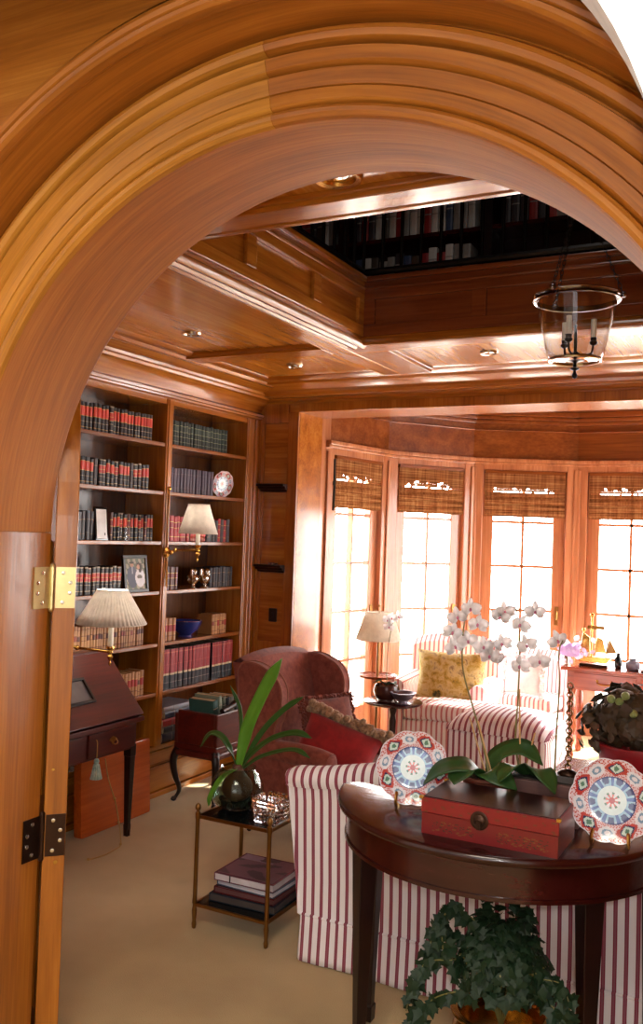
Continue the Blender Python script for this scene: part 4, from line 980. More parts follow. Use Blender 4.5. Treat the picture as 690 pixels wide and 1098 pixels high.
for lx, ly, rzz in ((-.348, -.285, .9), (.322, -.30, -.85), (-.392, -.12, 0), (.462, -.115, 0)):
    g = B(); v = []
    for z, s in ((0, .017), (.05, .019), (.052, .015), (.30, .021), (.60, .029), (.73, .030)): v += [(sx * s, sy * s, z) for sx, sy in ((-1, -1), (1, -1), (1, 1), (-1, 1))]
    g.add(v, [(3, 2, 1, 0), (20, 21, 22, 23)] + [(i * 4 + k, i * 4 + (k + 1) % 4, i * 4 + 4 + (k + 1) % 4, i * 4 + 4 + k) for i in range(5) for k in range(4)], M=T(lx, ly, 0) @ rz(rzz))
    g.obj('leg', MAHZ, t, bevel=.003)

# red lacquer box
LB = thing('lacquer_box', 'red lacquered box with a round brass clasp on the half-round table', 'box', (-.702, 2.46, ZT))
RED1, RED2, DK = S(116, 14, 18), S(134, 20, 22), S(44, 9, 11)
def deco(u, v):
    n = math.sin(u * 61 + 3 * math.sin(v * 17)) * math.sin(v * 23 + 2 * math.sin(u * 31))
    band = .15 < v < .75
    if band and n > .55 and (.08 < u < .38 or .58 < u < .94): return S(116, 72, 30)
    if band and n < -.7 and (.08 < u < .4 or .56 < u < .94): return S(66, 36, 22)
    return RED1
g = B(); g.box(-.186, .186, -.098, .10, 0, .056, RED1); g.grid(lambda u, v: (-.185 + .37 * u, -.0986, .002 + .052 * v), 110, 18, colfn=deco); g.obj('box_body', LACQ, LB)
g = B(); g.box(-.188, .188, -.100, .102, .0575, .098, RED2); g.box(-.184, .184, -.096, .098, .098, .101, DK); g.grid(lambda u, v: (-.187 + .374 * u, -.1006, .059 + .037 * v), 80, 8, colfn=lambda u, v: RED2 if (math.sin(u * 47) * math.sin(v * 9 + u * 20)) < .75 else S(112, 52, 28)); g.obj('lid', LACQ, LB, bevel=.002)
for x in (-.187, .187):
    for y in (-.099, .101): g = B(); g.box(x - .006, x + .006, y - .006, y + .006, .094, .1025); g.obj('corner_mount', BRASS, LB, bevel=.001)
g = B(); g.lathe([(0, .0), (.024, .0), (.025, .003), (.020, .005), (.016, .004), (.012, .007), (0, .008)], 28, M=T(-.022, -.1008, .062) @ Matrix.Rotation(PI / 2, 4, 'X')); g.box(-.027, -.017, -.113, -.106, .040, .062); g.obj('clasp', DARKBRASS, LB, smooth=True)

# imari plates on wire stands
def plate_on_stand(name, label, slabel, c, R, tilt, yaw, off, sgn=1):
    t = thing(name, label, 'plate', c, 0, rot=(-tilt, 0, yaw))
    plate_mesh(R, 5, 10, .055, off).obj('dish', GLAZE, t, smooth=True)
    s = thing('plate_stand', slabel, 'plate stand', (c[0], c[1], ZT), 0, rot=(0, 0, yaw))
    h = c[2] - ZT; g = B()
    for sx in (-1, 1):
        x = sx * R * .42
        g.tube(bez([(x, .035 + R * .2, .003), (x, .02 + R * .12, R * .3), (x * .7, .016 + R * .18, R * .9), (x * .5, .02 + R * .3, R * 1.35)], 20), .0028, 8)
        g.tube(bez([(x, .03 + R * .2, .004), (x, -.02, .012), (x * 1.02, -R * .34, .006), (x * 1.04, -R * .42, .016), (x * 1.02, -R * .42, .036), (x * 1.0, -R * .36, .045), (x * .99, -R * .33, .038)], 26), .0048, 8)
    g.tube([(-R * .42, .03 + R * .2, .004), (R * .42, .03 + R * .2, .004)], .0028, 8); g.tube([(-R * .30, .018 + R * .18, R * .9), (R * .30, .018 + R * .18, R * .9)], .0025, 8)
    s_ = g.obj('wire_frame', BRASS, s, smooth=True)
plate_on_stand('porcelain_plate', 'scalloped red, white and blue porcelain plate left of the red lacquer box', 'brass wire plate stand left of the red lacquer box', (-1.006, 2.585, .852), .108, .20, .36, .12)
plate_on_stand('porcelain_plate', 'scalloped red, white and blue porcelain plate right of the red lacquer box', 'brass wire plate stand right of the red lacquer box', (-.418, 2.555, .858), .109, .20, .10, .42)

# ------------------------------------------------------------------ leaves and flowers
def strap_leaf(g, pts, w, fold=.25, n=20, up=(0, 0, 1), tip=.75):
    P = bez(pts, n); m = len(P); v = []; f = []
    for i, p in enumerate(P):
        tn = (P[min(i + 1, m - 1)] - P[max(i - 1, 0)]).normalized(); s = tn.cross(Vector(up))
        if s.length < 1e-3: s = Vector((1, 0, 0))
        s.normalize(); nn = s.cross(tn).normalized(); k = i / (m - 1)
        ww = w * (min(1, .45 + k * 2.2) if k < .3 else 1) * (1 if k < tip else max(.03, 1 - ((k - tip) / (1 - tip)) ** 1.6)) * .5
        v += [p - s * ww + nn * ww * fold, p - s * ww * .5 + nn * ww * fold * .35, p, p + s * ww * .5 + nn * ww * fold * .35, p + s * ww + nn * ww * fold]
    for i in range(m - 1): f += [(i * 5 + k, i * 5 + k + 1, i * 5 + 6 + k, i * 5 + 5 + k) for k in range(4)]
    return g.add(v, f)
def orchid_flower(parent, p, size, face, rnd):
    """five petals round a lip, looking along face"""
    M = T(*p) @ Vector(face).to_track_quat('Z', 'Y').to_matrix().to_4x4() @ rz(rnd.uniform(-.4, .4))
    g = B()
    for ang, L, W in ((90, .5, .34), (210, .48, .34), (330, .48, .34), (10, .52, .56), (170, .52, .56)):
        a = math.radians(ang); v = []; f = []
        for j in range(6):
            k = j / 5; w = W * math.sin(PI * (.12 + .84 * k)) ** .8 * .5; r = .05 + k * L
            for i in (-1, 0, 1):
                x = r; y = i * w; z = .10 * math.sin(k * PI) - .10 * k * k - .05 * i * i + (.02 if L > .51 else -.02)
                v.append((size * (x * math.cos(a) - y * math.sin(a)), size * (x * math.sin(a) + y * math.cos(a)), size * z))
        for j in range(5): f += [(j * 3 + i, j * 3 + i + 1, j * 3 + 4 + i, j * 3 + 3 + i) for i in (0, 1)]
        g.add(v, f, M=M)
    fl = g.obj('flower', PETAL, parent, smooth=True, solid=.0012)
    g = B(); g.ball((0, -.04 * size, .06 * size), .085 * size, 8, 6, sc=(.8, 1.3, 1), M=M); g.obj('lip', LIP, fl, smooth=True); return fl
def orchid(label, loc, stems, leaves, flowers, stakes, pot, seed):
    t = thing('potted_orchid', label, 'orchid', loc, 0); L = Vector(loc); r = random.Random(seed)
    def q(p): return Vector(p) - L
    if pot: pot(t)
    for s in stems:
        P = bez([q(p) for p in s], 30); g = B(); g.tube(P, [.0032 - .0014 * i / len(P) for i in range(len(P))], 8); g.obj('stem', STEM, t, smooth=True)
    for pts, w, up in leaves:
        g = B(); strap_leaf(g, [q(p) for p in pts], w, .22, 18, up, .6); g.obj('leaf', LEAF, t, smooth=True, solid=.003)
    for p, s in flowers: orchid_flower(t, q(p), s, (.25 + r.uniform(-.5, .5), -1 + r.uniform(-.2, .4), r.uniform(-.3, .25)), r)
    for a, b_ in stakes: g = B(); g.tube([q(a), q(b_)], .0026, 6); g.obj('stake', STAKE, t)
def pot1(t):
    g = B(); g.lathe([(0, 0), (.05, 0), (.062, .04), (.068, .095), (.074, .10), (.074, .108), (.064, .108), (.06, .09), (0, .085)], 28); g.obj('pot', plain('terracotta', S(120, 60, 40), .7), t, smooth=True)
    g = B(); g.lathe([(0, .092), (.06, .092), (.058, .086), (0, .085)], 16); g.obj('moss', DARKW, t)
def pot2(t):
    g = B(); g.prism([(-.10, 0), (.10, 0), (.112, .118), (-.112, .118)], -.045, .045, 'y'); g.obj('trough', MAUVE, t, bevel=.004)
    g = B(); g.box(-.10, .10, -.036, .036, .118, .123); g.obj('moss', DARKW, t)
orchid('tall white moth orchid behind the red lacquer box, the left one', (-.80, 2.655, ZT),
       [[(-.785, 2.655, .83), (-.814, 2.67, .926), (-.852, 2.68, 1.033), (-.888, 2.68, 1.143), (-.893, 2.68, 1.228), (-.885, 2.675, 1.31), (-.862, 2.67, 1.350), (-.838, 2.66, 1.345)]],
       [([(-.79, 2.65, .83), (-.84, 2.60, .875), (-.91, 2.575, .862), (-.96, 2.56, .815)], .085, (0, -.3, 1)), ([(-.79, 2.65, .83), (-.77, 2.59, .874), (-.73, 2.57, .868), (-.68, 2.565, .842)], .08, (0, -.6, 1)),
        ([(-.79, 2.65, .835), (-.83, 2.58, .868), (-.84, 2.54, .858), (-.845, 2.50, .846)], .085, (-.2, 0, 1)), ([(-.785, 2.66, .84), (-.76, 2.66, .91), (-.69, 2.66, .938), (-.63, 2.655, .90)], .075, (0, -.5, 1))],
       [((-.862, 2.655, 1.338), .058), ((-.905, 2.66, 1.31), .058), ((-.838, 2.655, 1.292), .058), ((-.918, 2.655, 1.262), .058), ((-.868, 2.655, 1.240), .058), ((-.820, 2.66, 1.226), .058), ((-.80, 2.66, 1.20), .058), ((-.912, 2.665, 1.218), .058)],
       [((-.856, 2.66, 1.01), (-.795, 2.655, .835)), ((-.827, 2.65, 1.005), (-.775, 2.652, .835))], pot1, 3)
orchid('tall white moth orchid in a weathered wooden trough, behind the red lacquer box', (-.62, 2.675, ZT),
       [[(-.70, 2.675, .85), (-.722, 2.69, .95), (-.722, 2.70, 1.06), (-.720, 2.70, 1.16), (-.721, 2.70, 1.24), (-.728, 2.70, 1.31), (-.737, 2.69, 1.36)], [(-.602, 2.68, .86), (-.604, 2.70, .98), (-.606, 2.73, 1.12), (-.612, 2.74, 1.22), (-.60, 2.735, 1.262)]],
       [([(-.66, 2.67, .86), (-.63, 2.60, .90), (-.60, 2.575, .885), (-.57, 2.555, .85)], .07, (.3, -.3, 1)), ([(-.68, 2.67, .86), (-.70, 2.60, .90), (-.72, 2.57, .88), (-.735, 2.55, .855)], .065, (-.3, -.3, 1))],
       [((-.765, 2.69, 1.335), .058), ((-.716, 2.685, 1.298), .058), ((-.675, 2.69, 1.34), .058), ((-.780, 2.69, 1.318), .058), ((-.771, 2.69, 1.237), .058), ((-.695, 2.685, 1.240), .058), ((-.716, 2.69, 1.175), .058), ((-.657, 2.69, 1.195), .058), ((-.795, 2.70, 1.195), .058), ((-.615, 2.73, 1.256), .058)],
       [((-.712, 2.68, 1.108), (-.70, 2.672, .86)), ((-.662, 2.68, .985), (-.69, 2.672, .86))], pot2, 8)
# chain hanging from the orchid's cane down to a small bronze turtle
t = thing('chain_ornament', 'bronze chain ornament with a small bronze turtle behind the red lacquer box', 'ornament', (-.585, 2.785, ZT))
g = B(); k = 0
for i in range(19):
    z = .135 + i * .0135; pts = [(.0085 * math.cos(a * PI / 6), 0, z + .0095 * math.sin(a * PI / 6)) for a in range(12)]
    if i % 2: pts = [(0, p[0], p[2]) for p in pts]
    g.tube(pts, .0028, 6, closed=True)
g.obj('chain', OLDBRASS, t, smooth=True)
g = B(); g.ball((0, 0, .112), .028, 16, 10, sc=(1.15, .9, .6)); g.ball((.038, 0, .112), .011, 10, 8)
for sx, sy in ((-1, -1), (-1, 1), (1, -1), (1, 1)): g.tube([(sx * .018, sy * .014, .108), (sx * .028, sy * .026, .100)], [.007, .005], 8)
g.obj('turtle', DARKBRASS, t, smooth=True)
g = B(); g.lathe([(0, 0), (.03, 0), (.032, .008), (.012, .014), (.010, .08), (.024, .094), (.026, .1), (0, .1)], 20); g.obj('pedestal', DARKBRASS, t, smooth=True)

# ivy in a brass pot under the table
t = thing('potted_ivy', 'bushy dark green ivy in a hammered brass pot under the half-round table', 'potted plant', (-.70, 2.54, 0))
g = B(); g.lathe([(0, 0), (.10, 0), (.108, .01), (.125, .06), (.138, .13), (.135, .18), (.118, .205), (.122, .218), (.134, .224), (.136, .23), (.122, .232), (.112, .216), (.12, .18), (0, .17)], 40)
g.obj('brass_pot', BRASS, t, smooth=True)
g = B(); g.tube([(.137 * math.cos(a * PI / 20), .137 * math.sin(a * PI / 20), .228) for a in range(40)], .005, 8, closed=True); g.obj('pot_rim', BRASS, t, smooth=True)
ivy = [(0, 0), (.28, -.06), (.50, .02), (.42, .20), (.62, .42), (.36, .52), (.22, .66), (0, 1.0), (-.22, .66), (-.36, .52), (-.62, .42), (-.42, .20), (-.50, .02), (-.28, -.06)]
def ivy_leaf(g, p, s, rnd, out):
    d = Vector(out) + Vector((rnd.uniform(-.5, .5), rnd.uniform(-.5, .5), rnd.uniform(-.9, .2))); d.normalize()
    M = T(*p) @ Vector(out).to_track_quat('Z', 'Y').to_matrix().to_4x4() @ Matrix.Rotation(rnd.uniform(-.7, .7), 4, 'X') @ Matrix.Rotation(rnd.uniform(-.7, .7), 4, 'Y') @ rz(PI + rnd.uniform(-.9, .9))
    v = [(0, .35 * s, .0)] + [(x * s, y * s, -.22 * s * abs(x) - .1 * s * y * y) for x, y in ivy]
    g.add(v, [(0, i + 1, (i + 1) % 14 + 1) for i in range(14)], M=M)
r = random.Random(5); g = B(); gs = B()
for i in range(860):
    th = r.uniform(0, 2 * PI); z = r.uniform(-.25, 1) ; ph = math.asin(max(-1, min(1, z)))
    rr = r.uniform(.75, 1.0)
    hx = (.128 if z < .25 else .128 - .055 * (z - .25) / .75) * (math.cos(ph) ** .8 if z < .6 else .86)
    p = (rr * hx * math.cos(th) + r.gauss(0, .012), rr * hx * math.sin(th) + r.gauss(0, .012), .325 + .20 * rr * math.sin(ph) * (1.0 if z > 0 else .45))
    ivy_leaf(g, p, r.uniform(.020, .038), r, (math.cos(th) * math.cos(ph), math.sin(th) * math.cos(ph) - .15, max(-.1, math.sin(ph)) + .2))
for tr in ([(-.06, -.02, .46), (-.13, -.04, .50), (-.165, -.05, .46), (-.16, -.05, .38)], [(-.12, -.05, .36), (-.20, -.07, .34), (-.235, -.08, .27), (-.25, -.09, .20)], [(-.10, 0, .40), (-.19, -.02, .42), (-.21, -.03, .34)], [(.10, -.04, .36), (.18, -.06, .37), (.205, -.07, .30), (.215, -.08, .24)], [(.11, -.02, .32), (.17, -.05, .28), (.18, -.06, .20)], [(-.08, -.08, .3), (-.16, -.12, .27), (-.20, -.13, .20), (-.21, -.13, .17)]):
    P = bez(tr, 18); gs.tube(P, .002, 5)
    for p in P:
        for _ in range(2): ivy_leaf(g, (p.x + r.gauss(0, .008), p.y + r.gauss(0, .008), p.z + r.gauss(0, .008)), r.uniform(.026, .044), r, (r.gauss(0, .3), -1, .3))
for k in range(14):
    a = k / 14 * 2 * PI; gs.tube(bez([(0, 0, .18), (.05 * math.cos(a), .05 * math.sin(a), .32), (.12 * math.cos(a), .12 * math.sin(a), .38)], 8), .003, 5)
g.obj('foliage', IVY, t); gs.obj('stems', STEM, t)

# ================================================================== BRASS TIERED TABLE with bulb
t = thing('brass_etagere', 'small square two-tier brass side table with dark glass shelves beside the sofa', 'side table', (-1.873, 3.113, 0))
E = .163
for sx in (-1, 1):
    for sy in (-1, 1):
        g = B(); g.lathe([(.004, 0), (.008, .004), (.010, .02), (.007, .03), (.0105, .07), (.0075, .085), (.0075, .095), (.0105, .10), (.0085, .12), (.0085, .42), (.0105, .43), (.0105, .448), (.006, .452), (.006, .456), (.011, .462), (.012, .470), (.009, .478), (.003, .484), (0, .485)], 16, (sx * E, sy * E, 0)); g.obj('leg', OLDBRASS, t, smooth=True)
for z in (.095, .435):
    g = B()
    for a, b_ in (((-E, -E), (E, -E)), ((E, -E), (E, E)), ((E, E), (-E, E)), ((-E, E), (-E, -E))): g.box(min(a[0], b_[0]) - .005, max(a[0], b_[0]) + .005, min(a[1], b_[1]) - .005, max(a[1], b_[1]) + .005, z - .009, z + .004)
    fr = g.obj('shelf_frame', OLDBRASS, t, bevel=.002)
    g = B(); g.box(-E + .005, E - .005, -E + .005, E - .005, z - .003, z + .003); g.obj('glass_shelf', BLACK, fr)
z = .0995
for k, (c, w, d, h, dx, dy, a, pg, lb) in enumerate((((30, 46, 60), .29, .26, .030, .01, .02, .05, (70, 60, 56), 'dark green and red large book at the bottom of the pile on the brass table'), ((90, 24, 28), .27, .24, .024, .016, .02, .02, (96, 60, 60), 'dark red book second from the bottom of the pile on the brass table'), ((70, 90, 110), .26, .24, .022, .02, .03, -.03, (200, 200, 210), 'blue-grey book second from the top of the pile on the brass table'), ((110, 70, 84), .265, .25, .030, .012, .025, .03, (206, 200, 206), 'large mauve-covered picture book on top of the pile on the brass table'))):
    b_ = thing('book', lb, 'book', (-1.873 + dx, 3.113 + dy, z), a, 'picture books on the brass table'); cm = plain('cover_%d' % k, S(*c), .25); pm = plain('pages_%d' % k, S(*pg), .8)
    g = B(); g.box(-w / 2, w / 2, -d / 2, d / 2, 0, .003); g.box(-w / 2, w / 2, -d / 2, d / 2, h - .003, h); g.box(-w / 2, -w / 2 + .003, -d / 2, d / 2, .003, h - .003); g.obj('cover', cm, b_, bevel=.001)
    g = B(); g.box(-w / 2 + .003, w / 2 - .004, -d / 2 + .004, d / 2 - .004, .003, h - .003); g.obj('pages', pm, b_)
    if k == 3:
        g = B(); g.grid(lambda u, v: (-w / 2 + .01 + (w - .02) * u, -d / 2 + .01 + (d - .02) * v, h + .0004), 30, 30, colfn=lambda u, v: S(70, 44, 52) if math.sin(u * 9 + 3 * math.sin(v * 5)) * math.sin(v * 8) > .2 else (S(140, 120, 140) if v > .75 and u < .6 else S(112, 72, 84))); g.obj('cover_picture', PHOTO, b_)
        g = B(); g.box(-w / 2 + .07, -w / 2 + .074, -d / 2 - .0005, -d / 2 + .003, 0, h); g.obj('ribbon', SWITCH, b_)
    z += h + .0006
# amaryllis bulb in a round glass vase
t = thing('bulb_in_vase', 'large bulb with long green strap leaves in a round glass vase', 'potted plant', (-1.955, 3.10, .4388))
g = B(); g.lathe([(0, .003), (.055, .003), (.094, .03), (.108, .068), (.104, .105), (.084, .142), (.068, .158), (.072, .166), (.074, .168), (.070, .168), (.064, .158), (.078, .141), (.098, .105), (.102, .068), (.088, .034), (.050, .009), (0, .009)], 40, cap=False); g.obj('glass_vase', GREENG, t, smooth=True)
g = B(); g.ball((0, 0, .085), .062, 20, 14, sc=(1, 1, .92)); g.lathe([(.04, .13), (.024, .15), (.020, .175), (.015, .178)], 16, cap=False); g.obj('bulb', BULB, t, smooth=True)
g = B(); rr = random.Random(2)
for i in range(46):
    a = rr.uniform(0, 2 * PI); q = rr.uniform(.01, .07); g.ball((q * math.cos(a), q * math.sin(a), .018 + rr.uniform(0, .014)), rr.uniform(.007, .013), 7, 5)
g.obj('pebbles', DARKW, t, smooth=True)
o = Vector((-1.955, 3.10, .4388)); STRAPD = plain('deep_green_leaf', S(46, 84, 30), .4)
for pts, w, up in (([(-1.953, 3.10, .595), (-1.925, 3.10, .729), (-1.885, 3.09, .827), (-1.82, 3.08, .95), (-1.752, 3.07, 1.06)], .052, (.25, -1, .3)), ([(-1.955, 3.10, .595), (-1.948, 3.105, .728), (-1.96, 3.11, .836), (-2.006, 3.10, .924)], .016, (0, -1, 0)),
                   ([(-1.96, 3.10, .60), (-1.972, 3.06, .679), (-2.0, 3.04, .728), (-2.045, 3.03, .735), (-2.085, 3.02, .68)], .032, (0, -.4, 1)), ([(-1.945, 3.10, .595), (-1.895, 3.11, .663), (-1.81, 3.12, .732), (-1.71, 3.12, .767), (-1.635, 3.12, .758)], .030, (0, -.7, 1)),
                   ([(-1.945, 3.11, .59), (-1.885, 3.14, .64), (-1.80, 3.16, .675), (-1.724, 3.16, .690), (-1.655, 3.15, .672)], .024, (0, -.5, 1)), ([(-1.95, 3.11, .60), (-1.872, 3.14, .746), (-1.786, 3.155, .842), (-1.70, 3.16, .905)], .024, (0, -1, .4)), ([(-1.95, 3.09, .60), (-1.975, 3.02, .572), (-1.995, 2.985, .517), (-2.005, 2.975, .47)], .034, (-.3, -.6, .6))):
    g = B(); strap_leaf(g, [Vector(p) - o for p in pts], w, .35, 24, up, .82); g.obj('leaf', STRAP if w in (.052, .034) else STRAPD, t, smooth=True, solid=.003)
# cut-crystal bowl
t = thing('crystal_bowl', 'square cut-crystal bowl on the brass side table beside the sofa', 'bowl', (-1.762, 3.045, .4388))
g = B(); n = 12
for side in range(4):
    M = rz(PI / 2 * side)
    for i in range(6):
        for j in range(6):
            x = -.045 + .015 * i; z = .004 + .015 * j; y0 = -.048 - .01 * (j / 5)
            sx = 1 + .12 * j / 5
            g.add([(x * sx, y0, z), ((x + .015) * sx, y0, z), ((x + .015) * sx, y0 - .002, z + .015), (x * sx, y0 - .002, z + .015), ((x + .0075) * sx, y0 - .009, z + .0075)], [(0, 1, 4), (1, 2, 4), (2, 3, 4), (3, 0, 4)], M=M)
g.box(-.045, .045, -.045, .045, 0, .008)
m, nt, out = newmat('cut_crystal'); principled(nt, out, Base_Color=(.9, .93, .97, 1), Roughness=.03, Transmission_Weight=1.0, IOR=1.5)
g.obj('vessel', m, t)
g = B(); g.ball((0, 0, .035), .030, 14, 10, sc=(1, 1, .8)); g.obj('inner_ball', SILVER, t)

# ================================================================== WING CHAIR, facing into the room (+x)
t = thing('wing_chair', 'reddish-brown upholstered wing armchair near the bookcase, facing the sofa', 'armchair', (-2.06, 4.22, 0), -.14); t.scale = (.93, .83, .93)
def rounded(poly, r=.04, n=4):
    out = []; m = len(poly)
    for i in range(m):
        p = Vector(poly[i]); a = Vector(poly[i - 1]); b_ = Vector(poly[(i + 1) % m]); d1 = (a - p); d2 = (b_ - p); k = min(r, d1.length * .45, d2.length * .45)
        s = p + d1.normalized() * k; e = p + d2.normalized() * k
        for j in range(n + 1):
            u = j / n; out.append(tuple(s * (1 - u) ** 2 + p * 2 * u * (1 - u) + e * u * u))
    return out
wing = rounded([(-.40, .34), (-.445, .60), (-.465, .90), (-.43, .945), (-.33, .945), (-.20, .895), (-.15, .82), (-.155, .70), (-.20, .60), (-.18, .53), (-.10, .34)], .05)
arm = rounded([(-.40, .20), (-.40, .47), (.14, .47), (.175, .44), (.16, .34), (.20, .20)], .03)
for s in (-1, 1):
    y = s * .335
    g = B(); g.prism(wing, y - .042 + s * .0, y + .042, 'y'); g.obj('wing', TAP, t, smooth=True, bevel=.028, seg=4)
    g = B(); g.prism(arm, y - .045, y + .045, 'y'); g.tube(bez([(-.22, y, .485), (-.05, y + s * .008, .492), (.08, y + s * .012, .49), (.17, y + s * .012, .475)], 14), .060, 14); g.ball((.17, y + s * .012, .475), .060, 14, 8, sc=(.35, 1, 1)); g.obj('arm', TAP, t, smooth=True)
g = B()
def bfn(u, v):     # padded back between the wings
    y = (u - .5) * .68; z = .30 + v * (.665 - .035 * (abs(u - .5) * 2) ** 2.4)
    return (-.285 - .14 * v + .03 * math.sin(u * PI) * math.sin(v * PI) + .012 * math.sin(v * PI * .9), y, z)
g.grid(bfn, 24, 24)
def bfr(u, v):
    p = bfn(1 - u, v); return (p[0] - .115 + .01 * v, p[1], p[2])
g.grid(bfr, 24, 24)
top = [bfn(k / 24, 1) for k in range(25)]; tb = [(p[0] - .105, p[1], p[2]) for p in top]
g.add(top + [((p[0] + q[0]) / 2, p[1], p[2] + .028) for p, q in zip(top, tb)] + tb, [(r_ * 25 + k, r_ * 25 + k + 1, r_ * 25 + 26 + k, r_ * 25 + 25 + k) for r_ in (0, 1) for k in range(24)])
for e in (0, 1):
    c0 = [bfn(e, k / 24) for k in range(25)]; c1 = [(p[0] - .115 + .01 * k / 24, p[1], p[2]) for k, p in enumerate(c0)]
    g.add(c0 + c1, [(k, k + 1, 26 + k, 25 + k) for k in range(24)])
g.obj('back', TAP, t, smooth=True, sharp=70)
ROSE = plain('rose_piping', S(150, 92, 74), .8)
for s in (-1, 1):
    y = s * .335 - .042; g = B(); g.tube([(p[0], y + .012, p[1]) for p in wing[8:46]], .0055, 6); g.obj('piping', ROSE, t, smooth=True)
    g = B(); g.tube([(p[0], y + .072, p[1]) for p in wing[8:46]], .0055, 6); g.obj('piping', ROSE, t, smooth=True)
g = B(); g.box(-.36, .30, -.30, .30, .19, .34); g.obj('seat_base', TAP, t, bevel=.02)
g = B(); g.box(-.28, .34, -.285, .285, .335, .43); g.obj('seat_cushion', TAP, t, bevel=.045, seg=4)
for sx, sy, sh in ((-1, -1, -.07), (-1, 1, -.07), (1, -1, 0), (1, 1, 0)):
    x, y = (.27 if sx > 0 else -.34), sy * .28
    g = B(); g.tube(bez([(x, y, .20), (x + sh * .3, y, .11), (x + sh, y, 0.004)], 10), [.026 - .0013 * i for i in range(len(bez([(0, 0, 0), (0, 0, 1), (0, 0, 2)], 10)))], 10); g.obj('leg', MAHZ, t, smooth=True)
# cushions on the wing chair
def pillow(name, label, loc, rot, w, h, d, M, extra=None, cat='cushion', trim=None, group=None):
    t = thing(name, label, cat, loc, 0, group, rot)
    g = B()
    def fn(s):
        def f(u, v):
            x = (u - .5) * 2; z = (v - .5) * 2; k = (1 - abs(x) ** 2.6) * (1 - abs(z) ** 2.6)
            pin = 1 - .07 * (1 - abs(z) ** 2) * abs(x) ** 4; pin2 = 1 - .07 * (1 - abs(x) ** 2) * abs(z) ** 4
            return (x * w / 2 * pin, s * d / 2 * max(0, k) ** .55, z * h / 2 * pin2)
        return f
    g.grid(fn(-1), 22, 22); g.grid(lambda u, v: fn(1)(1 - u, v), 22, 22); g.obj('cover', M, t, smooth=True, sharp=180)
    if extra: extra(t, fn)
    return t
def fringe_edge(t, fn, M=None, top_only=False, amp=.02, w=.3, h=.3, seed=1):
    r = random.Random(seed); g = B(); f = fn(0)
    per = [(i / 40, 1) for i in range(41)] + ([] if top_only else [(1, 1 - i / 40) for i in range(41)] + [(0, i / 40) for i in range(41)])
    for u, v in per:
        p = Vector(f(u, v)); dx, dz = (u - .5), (v - .5); L = math.hypot(dx, dz) or 1
        for k in range(3):
            q = p + Vector((dx / L * amp * r.uniform(.2, 1) + r.gauss(0, .005), r.gauss(0, amp * .5), dz / L * amp * r.uniform(.2, 1)))
            g.ball(q, amp * r.uniform(.35, .6), 7, 5)
    g.obj('fringe', M or FRINGE, t, smooth=True)
pillow('tapestry_cushion', 'brownish-red ruffled cushion leaning in the corner of the wing chair', (-2.15, 4.30, .55), (-.30, 0, PI / 2 - .45), .32, .28, .11, TAP2, lambda t, fn: fringe_edge(t, fn, TAP2, amp=.016, seed=3))
pillow('velvet_cushion', 'bright red velvet cushion with tan wool fringe on the wing chair', (-1.985, 4.06, .485), (-.72, .32, .25), .40, .28, .12, REDV, lambda t, fn: fringe_edge(t, fn, FRINGE, top_only=True, amp=.042, seed=4))

# ================================================================== BELL-JAR LANTERN
GUN = plain('polished_gunmetal', S(150, 146, 150), .16, 1)
JAR = thin_glass('lantern_glass', (.94, .95, .955, 1), 1.55, .04, 1.0, 2.2)
LX, LY = -.742, 3.45
t = thing('hanging_lantern', 'clear glass bell-jar lantern with an iron rim hanging below the ceiling well', 'lantern', (LX, LY, 2.172))
g = B(); g.lathe([(.02, .064), (.08, .064), (.096, .070), (.106, .088), (.122, .165), (.149, .290)], 64, cap=False); g.obj('glass_jar', JAR, t, smooth=True, sharp=180)
g = B(); g.lathe([(.151, .288), (.157, .286), (.162, .289), (.159, .294), (.158, .300), (.162, .305), (.163, .308), (.159, .311), (.154, .309), (.1525, .302), (.151, .294), (.151, .288)], 56, cap=False)
for k in range(3): a = 2 * PI * k / 3 + .2; g.ball((.168 * math.cos(a), .168 * math.sin(a), .31), .012, 10, 8)
g.obj('rim', GUN, t, smooth=True)
g = B(); g.tube([(.096 * math.cos(a * PI / 24), .096 * math.sin(a * PI / 24), .066) for a in range(48)], .006, 8, closed=True); g.obj('base_ring', SILVER, t, smooth=True)
g = B(); g.lathe([(0, -.005), (.008, .0), (.011, .010), (.006, .018), (.005, .026), (.016, .031), (.018, .035), (.007, .040), (.006, .056), (.014, .062), (.034, .064), (.01, .07), (.006, .09), (.007, .12), (.005, .20), (.0, .205)], 20); g.obj('finial', IRON, t, smooth=True)
for k in range(3):
    a = 2 * PI * k / 3 + math.radians(20); c, s = math.cos(a), math.sin(a)
    g = B(); g.tube(bez([(0, 0, .10), (.025 * c, .025 * s, .086), (.058 * c, .058 * s, .094), (.066 * c, .066 * s, .128)], 16), .0042, 8); g.lathe([(.006, .122), (.014, .128), (.016, .136), (.011, .140), (.012, .150), (.014, .152)], 14, (.066 * c, .066 * s, 0)); ar = g.obj('candle_arm', IRON, t, smooth=True)
    g = B(); g.lathe([(0, .15), (.0105, .15), (.0105, .222), (0, .222)], 14, (.066 * c, .066 * s, 0)); g.obj('candle_sleeve', CANDLE, ar, smooth=True)
    g = B(); g.lathe([(.006, .222), (.0105, .236), (.010, .248), (.004, .268), (.0, .276)], 12, (.066 * c, .066 * s, 0)); g.obj('bulb', CLEAR, ar, smooth=True)
def chain(g, p, q, r=.006, l=.024):
    p, q = Vector(p), Vector(q); d = q - p; n = max(1, int(d.length / (l * .78))); M0 = d.to_track_quat('Z', 'Y').to_matrix().to_4x4()
    for i in range(n):
        c = p + d * ((i + .5) / n); M = Matrix.Translation(c) @ M0 @ rz(PI / 2 * (i % 2))
        g.tube([(r * math.cos(a * PI / 6), 0, l / 2 * math.sin(a * PI / 6)) for a in range(12)], .0016, 5, closed=True, M=M)
g = B()
